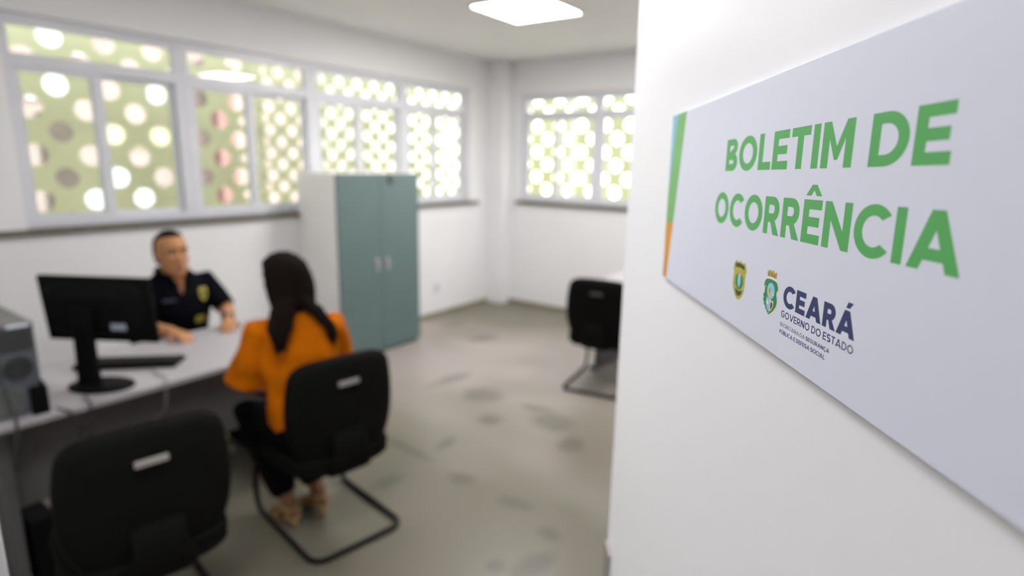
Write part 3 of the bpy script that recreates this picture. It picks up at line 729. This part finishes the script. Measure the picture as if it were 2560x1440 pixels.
# ------------------------------------------------------------------ people
def hand(mb, wrist, d, nrm, side, curl=25, k=1.0, spread=1.0):
    """palm from wrist along d; nrm = back of the hand direction; side = +1 thumb towards cross(d, nrm)."""
    wrist, d, nrm = V(wrist), V(d).normalized(), V(nrm); nrm = (nrm - d*nrm.dot(d)).normalized(); lat = d.cross(nrm)*side
    secs = []
    for t, w, h in ((-.015,.024,.018),(.015,.029,.017),(.045,.038,.015),(.075,.041,.013),(.092,.038,.010)):
        secs.append((wrist + d*t*k, lat*w*k, nrm*h*k))
    mb.loft(secs, 14)
    for i, (off, ln, base) in enumerate(((.030,.072,.086),(.010,.080,.092),(-.011,.074,.090),(-.030,.058,.082))):
        p = wrist + (d*base + lat*off)*k; pts = [p - d*.012*k]; a = math.radians(8); dirv = (d + lat*off*1.8*spread).normalized()
        pts.append(p)
        for j, fr in enumerate((.46,.30,.24)):
            a += math.radians(curl*(.8+.25*j)); dv = dirv*math.cos(a) - nrm*math.sin(a)
            p = p + dv*ln*fr*k; pts.append(p)
        mb.tube(pts, [.0095*k,.0092*k,.0085*k,.0078*k,.0068*k], 9)
    p = wrist + (d*.022 + lat*.026)*k - nrm*.004*k
    td = (d*.62 + lat*.72 - nrm*.15).normalized(); td2 = (d*.88 + lat*.38 - nrm*.30).normalized()
    mb.tube([p - td*.01*k, p + td*.030*k, p + td*.030*k + td2*.028*k, p + td*.030*k + td2*.050*k], [.013*k,.0115*k,.0095*k,.0078*k], 9)
def head(mb, c, R3, k=1.0):
    secs = []
    prof = [(-.122,.018,.066,.036),(-.114,.034,.078,.022),(-.098,.047,.086,-.002),(-.075,.057,.089,-.03),(-.045,.065,.088,-.062),(-.015,.070,.084,-.084),
            (.012,.0725,.082,-.096),(.038,.0745,.087,-.102),(.065,.073,.083,-.100),(.088,.065,.070,-.088),(.106,.051,.048,-.066),(.117,.032,.022,-.040),(.122,.012,-.002,-.016)]
    T = lambda p: V(c) + R3 @ (V(p)*k)
    for z, w, yf, yb in prof:
        secs.append((T((0,(yf+yb)/2,z)), R3 @ V((w*k,0,0)), R3 @ V((0,(yf-yb)/2*k,0))))
    mb.loft(secs, 26)
    mb.tube([T((0,.080,.012)),T((0,.094,-.012)),T((0,.104,-.030))], [.007*k,.010*k,.0135*k], 10)
    for s in (-1,1):
        mb.ell(T((s*.010,.092,-.034)), (.0095*k,.010*k,.008*k), R3, 10, 6)
        mb.ell(T((s*.0735,-.008,-.008)), (.008*k,.019*k,.031*k), R3, 12, 8)
        mb.ell(T((s*.034,.070,-.022)), (.024*k,.018*k,.020*k), R3, 12, 6)
        mb.tube([T((s*.012,.088,.028)),T((s*.034,.086,.034)),T((s*.054,.070,.026))], .0085*k, 8)
    mb.tube([T((-.022,.082,-.066)),T((0,.093,-.064)),T((.022,.082,-.066))], [.005*k,.0075*k,.005*k], 8)
    mb.tube([T((-.018,.082,-.076)),T((0,.0915,-.077)),T((.018,.082,-.076))], [.005*k,.0085*k,.005*k], 8)
    mb.ell(T((0,.070,-.104)), (.022*k,.018*k,.015*k), R3, 12, 6)
    return T
def face_bits(T, R3, parent, k=1.0):
    for s in (-1,1):
        e = obj('eye', MB().ell(T((s*.031,.0755,.006)), (.0125*k,.0085*k,.0062*k), R3, 14, 8), M_eyew, parent, smooth=True)
        obj('iris', MB().ell(T((s*.031,.0832,.006)), (.0055*k,.0035*k,.0058*k), R3, 12, 6), M_iris, e, smooth=True)
        obj('eyebrow', MB().tube([T((s*.012,.0945,.030)),T((s*.030,.0935,.036)),T((s*.050,.081,.030))], [.0035*k,.004*k,.002*k], 6), M_hair, parent, smooth=True)

def limb(mb, a, b, c, ra, rb, rc, n=14):
    a, b, c = V(a), V(b), V(c)
    mb.tube([a, a.lerp(b,.35), a.lerp(b,.75), b, b.lerp(c,.25), b.lerp(c,.6), c], [ra, ra*.98, rb*1.06, rb, rb*1.04, rb*.5+rc*.5, rc], n)
def foot(mb, ankle, d, k=1.0, heel=.0):
    ankle = V(ankle); d = V((d[0],d[1],0)).normalized(); l = V((-d.y,d.x,0)); zb = ankle.z
    secs = []
    for t, w, h, cz in ((-.055,.020,.022,.030),(-.03,.030,.034,.036),(.02,.034,.036,.040),(.07,.040,.028,.030),(.12,.044,.020,.022),(.16,.038,.014,.016),(.185,.018,.009,.012)):
        secs.append((V((ankle.x,ankle.y,0)) + d*t*k + V((0,0,cz*k + heel*max(0,(.12-t))/.17)), l*w*k, V((0,0,h*k))))
    mb.loft(secs, 14)

# ---- the officer, facing the woman across the desk
of = thing('person', 'person in dark police polo with yellow badge seated behind the desk, hands on desk', 'person', (-3.64, 1.675, 0), math.radians(-90))
OF_R = {}
B = MB(); R3 = Matrix.Rotation(math.radians(-4),3,'Z') @ Matrix.Rotation(math.radians(3),3,'X')
HC = V((.052,.115,1.150))
T1 = head(B, HC, R3, 1.06)
B.tube([(.022,.035,.98),(.034,.06,1.035),(.046,.085,1.09)], [.066,.060,.057], 16)
B.loft([((0,-.06,.50),(.150,0,0),(0,.11,0)),((0,-.04,.58),(.165,0,0),(0,.12,0)),((0,-.01,.68),(.152,0,0),(0,.115,0)),((.005,.015,.80),(.158,0,0),(0,.118,0)),((.01,.025,.90),(.168,0,0),(0,.112,0)),((.013,.025,.975),(.155,0,0),(0,.085,0)),((.018,.03,1.015),(.10,0,0),(0,.06,0)),((.022,.035,1.035),(.06,0,0),(0,.05,0))], 24)
SL, SR = V((-.172,.03,.945)), V((.195,.03,.950))          # local -x is her left (image right)
EL, ER = V((-.212,.175,.780)), V((.285,.20,.775))
WL, WR = V((-.090,.400,.779)), V((.225,.400,.778))
limb(B, SL, EL, WL, .052, .043, .028); limb(B, SR, ER, WR, .052, .043, .028)
hand(B, WL+(WL-EL).normalized()*.015, (.55,.83,-.08), (.1,0,1), -1, 22)
hand(B, WR+(WR-ER).normalized()*.015, (-.12,.99,-.08), (0,0,1), 1, 24)
for s in (-1,1):
    limb(B, (s*.09,-.05,.53), (s*.13,.37,.52), (s*.12,.33,.10), .082, .060, .042)
    foot(B, (s*.12,.33,.08), (s*.1,1,0))
body = fuse('body', B, M_skin, of, .0055, 3)
Ti = lambda p: R3.inverted() @ (V(p)-HC)
paint(body, M_lip, lambda c: (lambda q: abs(q.x) < .026 and -.086 < q.z < -.061 and q.y > .083)(Ti(c)))
face_bits(T1, R3, of, 1.06)
sh = MB()
sh.loft([((0,-.05,.50),(.172,0,0),(0,.132,0)),((0,-.04,.58),(.182,0,0),(0,.140,0)),((0,-.01,.68),(.174,0,0),(0,.138,0)),((.005,.015,.80),(.192,0,0),(0,.145,0)),((.01,.025,.90),(.194,0,0),(0,.134,0)),((.013,.025,.965),(.172,0,0),(0,.104,0)),((.018,.03,1.012),(.118,0,0),(0,.080,0)),((.024,.04,1.048),(.082,0,0),(0,.072,0))], 26)
for s_, e_ in ((SL,EL),(SR,ER)):
    sh.tube([s_-V((s_.x*.25,0,.008)), s_, s_.lerp(e_,.45), s_.lerp(e_,.86)], [.066,.070,.064,.062], 16)
shirt = fuse('polo_shirt', sh, M_navyshirt, of, .007, 4)
def shirt_cut(c):
    if c.z > 1.043: return True
    if c.y > .03 and c.z > .915 and abs(c.x-.03) < (c.z-.905)*.42: return True
    for s_, e_ in ((SL,EL),(SR,ER)):
        d = (e_-s_); t = (c-s_).dot(d)/d.length_squared
        if t > .90 and (c-s_-d*t).length < .10 and c.z > .70 and abs(c.x) > .15: return True
    return c.z < .50
carve(shirt, shirt_cut)
sd = shirt.modifiers.new('cloth', 'SOLIDIFY'); sd.thickness = .003; sd.offset = -1
col = MB()
for s in (-1,1):
    col.loft([((.018+s*.070,-.025,1.035),(.006,0,0),(0,.012,.022)),((.02+s*.074,.04,1.035),(.006,0,0),(0,.014,.022)),((.02+s*.058,.098,1.005),(.007,-.004,0),(0,.012,.022)),((.02+s*.032,.135,.955),(.012,-.003,0),(0,.006,.020))], 12)
col.tube([(.018-.070,-.025,1.04),(.018-.045,-.050,1.045),(.018,-.060,1.046),(.018+.045,-.050,1.045),(.018+.070,-.025,1.04)], .012, 10)
obj('collar', col, M_navyshirt, shirt, smooth=True)
def front_y(x, z):       # outer surface of the polo's front
    best = .12
    for p in shirt.data.vertices:
        if p.co.y > .05 and abs(p.co.x-x) < .012 and abs(p.co.z-z) < .012: best = max(best, p.co.y) if best != .12 else p.co.y
    return best
def patch(nm, poly, x, z, m, par):
    ys = [front_y(x+px, z+pz) for px, pz in poly]; n = len(poly)
    vs = [(x+px, y-.002, z+pz) for (px,pz), y in zip(poly, ys)] + [(x+px, y+.006, z+pz) for (px,pz), y in zip(poly, ys)]
    return obj(nm, MB().add(vs, [tuple(range(n)), tuple(reversed(range(n,2*n)))]+[(i,(i+1)%n,n+(i+1)%n,n+i) for i in range(n)]), m, par)
badge = [(0,.040),(.013,.034),(.026,.036),(.029,.015),(.026,-.016),(.013,-.034),(0,-.042),(-.013,-.034),(-.026,-.016),(-.029,.015),(-.026,.036),(-.013,.034)]
patch('badge_patch', badge, -.092, .895, M_patch, shirt)
patch('badge_core', [(x*.5,z*.5) for x,z in badge], -.092, .896, M_edark, shirt).location.y = .0015
patch('name_print', [(-.032,.008),(.032,.008),(.032,-.008),(-.032,-.008)], .105, .885, M_name, shirt)
patch('hem_patch', [(-.03,.020),(.03,.020),(.03,-.020),(-.03,-.020)], -.062, .745, M_patch, shirt)
tr = MB()
tr.loft([((0,-.06,.475),(.155,0,0),(0,.12,0)),((0,-.06,.52),(.172,0,0),(0,.13,0)),((0,-.05,.58),(.170,0,0),(0,.128,0))], 22)
for s in (-1,1): limb(tr, (s*.09,-.05,.54), (s*.13,.37,.53), (s*.12,.33,.13), .092, .070, .056)
fuse('trousers', tr, M_black, of, .008, 3)
for s in (-1,1):
    m_ = MB(); foot(m_, (s*.12,.33,.08), (s*.1,1,0), 1.12); m_.tube([(s*.12,.32,.06),(s*.12,.33,.14)], [.046,.048], 14)
    fuse('shoe', m_, M_black, of, .006, 2)
hr = MB(); TH = lambda p: HC + R3 @ (V(p)*1.06)
hsec = []
for z, w, yf, yb in ((-.060,.060,-.050,-.080),(-.04,.073,-.012,-.094),(-.01,.0785,.004,-.108),(.025,.0805,.018,-.114),(.055,.080,.035,-.115),(.078,.0765,.064,-.109),(.098,.066,.072,-.094),(.113,.050,.052,-.072),(.124,.030,.022,-.044),(.129,.010,-.004,-.018)):
    hsec.append((TH((0,(yf+yb)/2,z)), R3 @ V((w,0,0)), R3 @ V((0,(yf-yb)/2,0))))
hr.loft(hsec, 24); hr.ell(TH((0,-.125,.045)), (.042,.036,.040), R3)
fuse('hair', hr, M_hair, of, .006, 3)
wd = (WL-EL).normalized()
wt = MB(); p = WL - wd*.022; wt.tube([p-wd*.011, p+wd*.011], [.0365,.0365], 18, round_ends=False)
w_ = obj('wristwatch', wt, M_mon, of, smooth=False, bevel=.002)
wu = (V((0,0,1)) - wd*wd.z).normalized(); obj('watch_face', MB().cyl(p+wu*.034, wu, .019, .009, 20), M_steel, w_)

# ---- office chair under the officer
oc = thing('office_chair', 'black office chair under the officer, hidden behind the desk', 'chair', (-3.66, 1.675, 0), math.radians(-90))
obj('seat', MB().loft([((0,0,.385),(.20,0,0),(0,.20,0)),((0,0,.40),(.225,0,0),(0,.225,0)),((0,0,.435),(.225,0,0),(0,.225,0)),((0,0,.448),(.20,0,0),(0,.20,0))], 28, pw=.6), M_fabric, oc, smooth=True)
obj('backrest', MB().loft([((0,-.235,.55),(.17,0,0),(0,.02,0)),((0,-.245,.62),(.19,0,0),(0,.025,0)),((0,-.25,.78),(.18,0,0),(0,.025,0)),((0,-.25,.84),(.13,0,0),(0,.018,0))], 20, pw=.6), M_fabric, oc, smooth=True)
obj('back_support', MB().tube(round_path([(0,-.05,.38),(0,-.30,.38),(0,-.275,.60)], .06), .016, 10), M_tube, oc, smooth=True)
obj('gas_column', MB().cyl((0,0,.09),(0,0,1),.028,.30), M_tube, oc)
for k in range(5):
    a = k*2*math.pi/5+.3; d = V((math.sin(a),math.cos(a),0))
    lg = obj('base_leg', MB().tube([V((0,0,.10)), d*.15+V((0,0,.085)), d*.28+V((0,0,.062))], [.024,.019,.014], 10), M_tube, oc, smooth=True)
    obj('caster', MB().cyl(d*.28+V((-d.y*.02,d.x*.02,.0275)), (d.y,-d.x,0), .0275, .04, 18), M_plastic, lg)

# ---- the woman on the visitor chair, seen from behind
wm = thing('person', 'person with long dark hair and orange blouse sitting back to camera', 'person', (-2.165, 1.595, 0), yaw_for(-.985,.17))
B = MB(); HW = V((-.108,.105,1.172)); RW = Matrix.Rotation(math.radians(2),3,'Z') @ Matrix.Rotation(math.radians(-4),3,'X')
T2 = head(B, HW, RW, 1.0)
B.tube([(-.084,.035,1.00),(-.086,.06,1.06),(-.087,.080,1.11)], [.055,.050,.048], 16)
YW = Matrix.Rotation(math.radians(-14),3,'Z')
def tors(rows): return [(c, YW @ V((w,0,0)), YW @ V((0,d,0))) for c, w, d in rows]
B.loft(tors([((-.07,.0,.462),.160,.115),((-.07,-.01,.53),.168,.118),((-.078,.0,.64),.138,.100),((-.084,.02,.77),.140,.102),((-.086,.03,.89),.145,.098),((-.086,.035,.965),.140,.074),((-.086,.038,1.015),.085,.055)]), 24)
SLw, SRw = V((-.238,.075,.962)), V((.062,.0,.956))
ELw, ERw = V((-.272,.150,.735)), V((.125,.105,.730))
WLw, WRw = V((-.200,.345,.612)), V((.010,.330,.612))
limb(B, SLw, ELw, WLw, .046, .037, .025); limb(B, SRw, ERw, WRw, .046, .037, .025)
hand(B, WLw+(WLw-ELw).normalized()*.012, (.75,.55,-.25), (.1,.1,1), -1, 28, .92)
hand(B, WRw+(WRw-ERw).normalized()*.012, (-.75,.55,-.25), (-.1,.1,1), 1, 28, .92)
KL, KR = V((-.190,.400,.490)), V((-.010,.410,.490)); AL, AR = V((-.145,.095,.105)), V((.000,.100,.105))
for hx_, kn, an in ((-.155,KL,AL),(.015,KR,AR)):
    limb(B, (hx_,.02,.510), kn, an, .082, .056, .034)
    foot(B, an, (math.copysign(.03,hx_+.07),1,0), .95, heel=.035)
body2 = fuse('body', B, M_skin2, wm, .0055, 3)
face_bits(T2, RW, wm)
bl = MB()
bl.loft(tors([((-.07,-.005,.500),.165,.122),((-.073,-.01,.56),.178,.132),((-.080,.0,.66),.166,.128),((-.085,.018,.78),.166,.128),((-.087,.028,.88),.170,.122),((-.087,.035,.960),.160,.094),((-.087,.040,1.012),.108,.070),((-.087,.047,1.045),.070,.060)]), 26)
for s_, e_, sx in ((SLw,ELw,-1),(SRw,ERw,1)):
    d = e_-s_
    pts = [s_-V((sx*.05,0,-.004)), s_+V((sx*.004,0,.004)), s_+d*.35+V((sx*.006,0,0)), s_+d*.70+V((sx*.010,0,0)), s_+d*1.0+V((sx*.010,0,0))]
    bl.tube(pts, [.058,.064,.070,.080,.092], 22, round_ends=False)
blouse = fuse('blouse', bl, M_orange, wm, .0075, 4)
# soft folds in the cloth
for v in blouse.data.vertices:
    c = v.co; a = math.atan2(c.y-.02, c.x+.085)
    v.co += v.normal*(.0045*math.sin(a*9+c.z*14) + .003*math.sin(c.z*40+c.x*22))
def bl_cut(c):
    if c.z > 1.046: return True
    for s_, e_, sx in ((SLw,ELw,-1),(SRw,ERw,1)):
        d = e_-s_; t = (c-s_-V((sx*.015,0,0))).dot(d)/d.length_squared
        if t > .975 and (c-s_-d*t).length < .125: return True
    return False
carve(blouse, bl_cut)
sd = blouse.modifiers.new('cloth', 'SOLIDIFY'); sd.thickness = .003; sd.offset = -1
tr = MB()
tr.loft([((-.07,-.0,.440),(.155,0,0),(0,.115,0)),((-.07,-.005,.49),(.174,0,0),(0,.128,0)),((-.07,-.01,.56),(.170,0,0),(0,.122,0))], 22)
for hx_, kn, an in ((-.155,KL,AL),(.015,KR,AR)):
    kn2 = kn+V((0,0,.004)); q = kn2.lerp(an, .80)
    tr.tube([(hx_,.02,.512), V((hx_,.02,.512)).lerp(kn2,.5), kn2, kn2.lerp(an,.3), kn2.lerp(an,.6), q], [.092,.085,.072,.070,.066,.064], 16)
fuse('trousers', tr, M_black, wm, .008, 3)
for an, s in ((AL,-1),(AR,1)):
    m_ = MB(); secs=[]
    for t, w, cz in ((-.055,.022,.050),(-.02,.030,.043),(.04,.034,.024),(.10,.043,.010),(.15,.040,.008),(.178,.02,.008)):
        secs.append((V((an.x+s*.018*t, an.y+t, cz)), (w,0,0), (0,0,.007)))
    m_.loft(secs, 14)
    m_.tube([(an.x,an.y-.042,.052),(an.x,an.y-.045,.0)], [.014,.010], 10, round_ends=False)
    m_.tube([(an.x-.042,an.y+.085,.016),(an.x-.03,an.y+.078,.050),(an.x,an.y+.075,.063),(an.x+.03,an.y+.078,.050),(an.x+.042,an.y+.085,.016)], .008, 8)
    m_.tube([(an.x+.038*math.cos(a*math.pi/8), an.y-.003+.042*math.sin(a*math.pi/8), .098) for a in range(17)], .006, 8)
    m_.tube([(an.x-.022,an.y-.045,.05),(an.x-.030,an.y-.02,.098)], .006, 8); m_.tube([(an.x+.022,an.y-.045,.05),(an.x+.030,an.y-.02,.098)], .006, 8)
    obj('sandal', m_, M_gsandal, wm, smooth=True)
hr = MB(); TW = lambda p: HW + RW @ V(p)
hsec = []
for z, w, yf, yb in ((-.12,.098,-.045,-.130),(-.085,.104,-.030,-.134),(-.05,.107,-.015,-.134),(-.01,.107,.0,-.132),(.03,.103,.03,-.130),(.06,.097,.055,-.124),(.085,.086,.078,-.112),(.105,.068,.066,-.092),(.120,.046,.040,-.064),(.130,.020,.008,-.03)):
    hsec.append((TW((0,(yf+yb)/2,z)), RW @ V((w,0,0)), RW @ V((0,(yf-yb)/2,0))))
hr.loft(hsec, 26)
# long lock falling behind her left shoulder, a shorter one over her right shoulder blade
def lock(pts, rad):
    hr.tube(catmull(pts,4,False), [rad[0]+(rad[1]-rad[0])*i/(4*(len(pts)-1)) for i in range(4*(len(pts)-1)+1)], 12)
for dx, dl, r_ in ((-.030,.03,.034),(-.008,.0,.036),(.016,-.010,.034),(.036,.025,.030),(-.018,-.018,.026)):
    lock([(-.150+dx*.6,-.010,1.10),(-.185+dx*.8,-.040,1.06),(-.208+dx,-.064,1.01),(-.218+dx*.9,-.080,.970+dl),(-.220+dx*.7,-.088,.935+dl)], (r_, .012))
for dx, dl, r_ in ((-.012,.0,.026),(.010,.015,.024),(.0,-.015,.020)):
    lock([(-.085,-.015,1.10),(-.045+dx,-.045,1.065),(-.018+dx,-.080,1.02),(.000+dx,-.104,.975),(.006+dx,-.112,.930+dl)], (r_, .012))
hair2 = fuse('hair', hr, M_hair, wm, .006, 3)
for v in hair2.data.vertices:
    c = v.co; v.co += v.normal*.0018*math.sin(c.x*210+math.sin(c.z*17)*2)

# ------------------------------------------------------------------ outside: perforated screens, yard, neighbour
def screen(name, label, origin, uax, length, height, pu, pv, rad, u_off, v_off, posts, post_off):
    """flat sheet with a staggered lattice of round holes; uax = world direction along the sheet."""
    m = frame_matrix(V(origin), V(uax), UP, V(uax).cross(UP))
    t = thing(name, label, 'screen', matrix=m)
    mb = MB(); seg = 16; cache = {}
    cols = int(length/pu)+1; bot, top = 0.0, height
    # each lattice column is a strip pu wide; neighbouring holes are wider than one strip, so work in rhombic cells
    th = .004
    def vert(p):
        k = (round(p[0],4), round(p[1],4))
        if k not in cache: cache[k] = len(V2); V2.append(k)
        return cache[k]
    V2 = []; F2 = []
    i0, j0 = -1, -1
    for i in range(-1, cols+2):
        for j in range(-1, int(height/pv)+2):
            cx = u_off + i*pu; cy = v_off + j*pv + (pv/2 if i % 2 else 0)
            if not (rad < cx < length-rad+pu*2): continue
            if cx > length-rad: continue
            if not (rad < cy < height-rad): continue
            rh = [(cx+pu, cy), (cx, cy+pv/2), (cx-pu, cy), (cx, cy-pv/2)]
            ring = []; outer = []
            for q in range(seg):
                a = 2*math.pi*(q)/seg; ring.append((cx+rad*math.cos(a), cy+rad*math.sin(a)))
                f = q/seg*4; e = int(f); w = f-e; A, Bq = rh[e], rh[(e+1)%4]
                outer.append((A[0]*(1-w)+Bq[0]*w, A[1]*(1-w)+Bq[1]*w))
            for q in range(seg):
                q2 = (q+1)%seg
                F2.append((vert(ring[q]), vert(outer[q]), vert(outer[q2]), vert(ring[q2])))
    mb.v = [(x, y, 0) for x, y in V2]; mb.f = F2
    o = obj('perforated_sheet', mb, M_screen, t); s = o.modifiers.new('sheet', 'SOLIDIFY'); s.thickness = th; s.offset = 0
    obj('edge_strip', MB().box((-.008,0,-.005),(u_off-rad-.002 if u_off > rad else .02,height,-.0025)), M_screen, t)
    obj('edge_strip', MB().box((length-.085,0,-.005),(length+.008,height,-.0025)), M_screen, t)
    for pu_ in posts:
        obj('support_post', MB().box((pu_-.03,0,post_off-.03),(pu_+.03,height,post_off+.03)), M_post, t, bevel=.003)
    return t
# uax x UP points away from / towards the wall; origin z is the bottom of the sheet
ZB = .15
screen('facade_screen', 'lime green perforated screen with large round holes outside the leftmost windows', (-5.30, 0.02, ZB), (0,1,0), 3.28, 3.0, .172, .332, .078, .014, 1.852-ZB-.332*5, (1.02,2.71), -.12)
screen('facade_screen', 'lime green perforated screen with small close holes outside the window wall near the corner', (-5.30, 3.32, ZB), (0,1,0), 3.45, 3.0, .120, .215, .058, .135, 1.743-ZB-.215*7, (.78,2.02), -.12)
screen('facade_screen', 'lime green perforated screen with round holes outside the back wall windows', (-5.25, 6.80, ZB), (1,0,0), 5.2, 3.0, .165, .325, .074, .18, 1.84-ZB-.325*5, (1.45,2.75), .12)
struct('ground', MB().box((-16,-6,-.35),(-4.6,16,-.15)).box((-4.6,6.1,-.35),(8,16,-.15)), M_ground)
nb = thing('neighbour_building', 'pale neighbouring building with a brown shutter seen through the screen holes', 'building', (-10.2, 0, -.15))
obj('building_wall', MB().box((-.6,-4,0),(0,7.7,6.2)), M_nbw, nb)
obj('shutter', MB().box((0,3.12,1.0),(.05,3.52,2.4)), M_nbd, nb, bevel=.01)
for (ya,yb_,za,zb_) in ((3.0,3.6,2.55,2.95),(3.2,3.75,3.2,3.75),(3.45,3.9,.85,1.45),(3.95,4.25,1.25,1.75),(4.2,4.55,.85,1.45),(4.55,5.0,2.55,3.0)):
    obj('white_window', MB().box((0,ya,za),(.05,yb_,zb_)), M_nbwhite, nb, bevel=.01)
obj('yellow_panel', MB().box((0,3.9,1.95),(.04,4.85,2.25)), M_nby, nb)
rb = thing('brick_pillar', 'red brick pillar outside, seen through holes of the second window', 'pillar', (-9.8, 5.60, -.15))
obj('pillar_shaft', MB().box((-.3,-.15,0),(0,.15,3.3)), M_nbr, rb)
obj('pillar_cap', MB().box((-.34,-.19,3.3),(.04,.19,3.4)), M_nbw, rb)
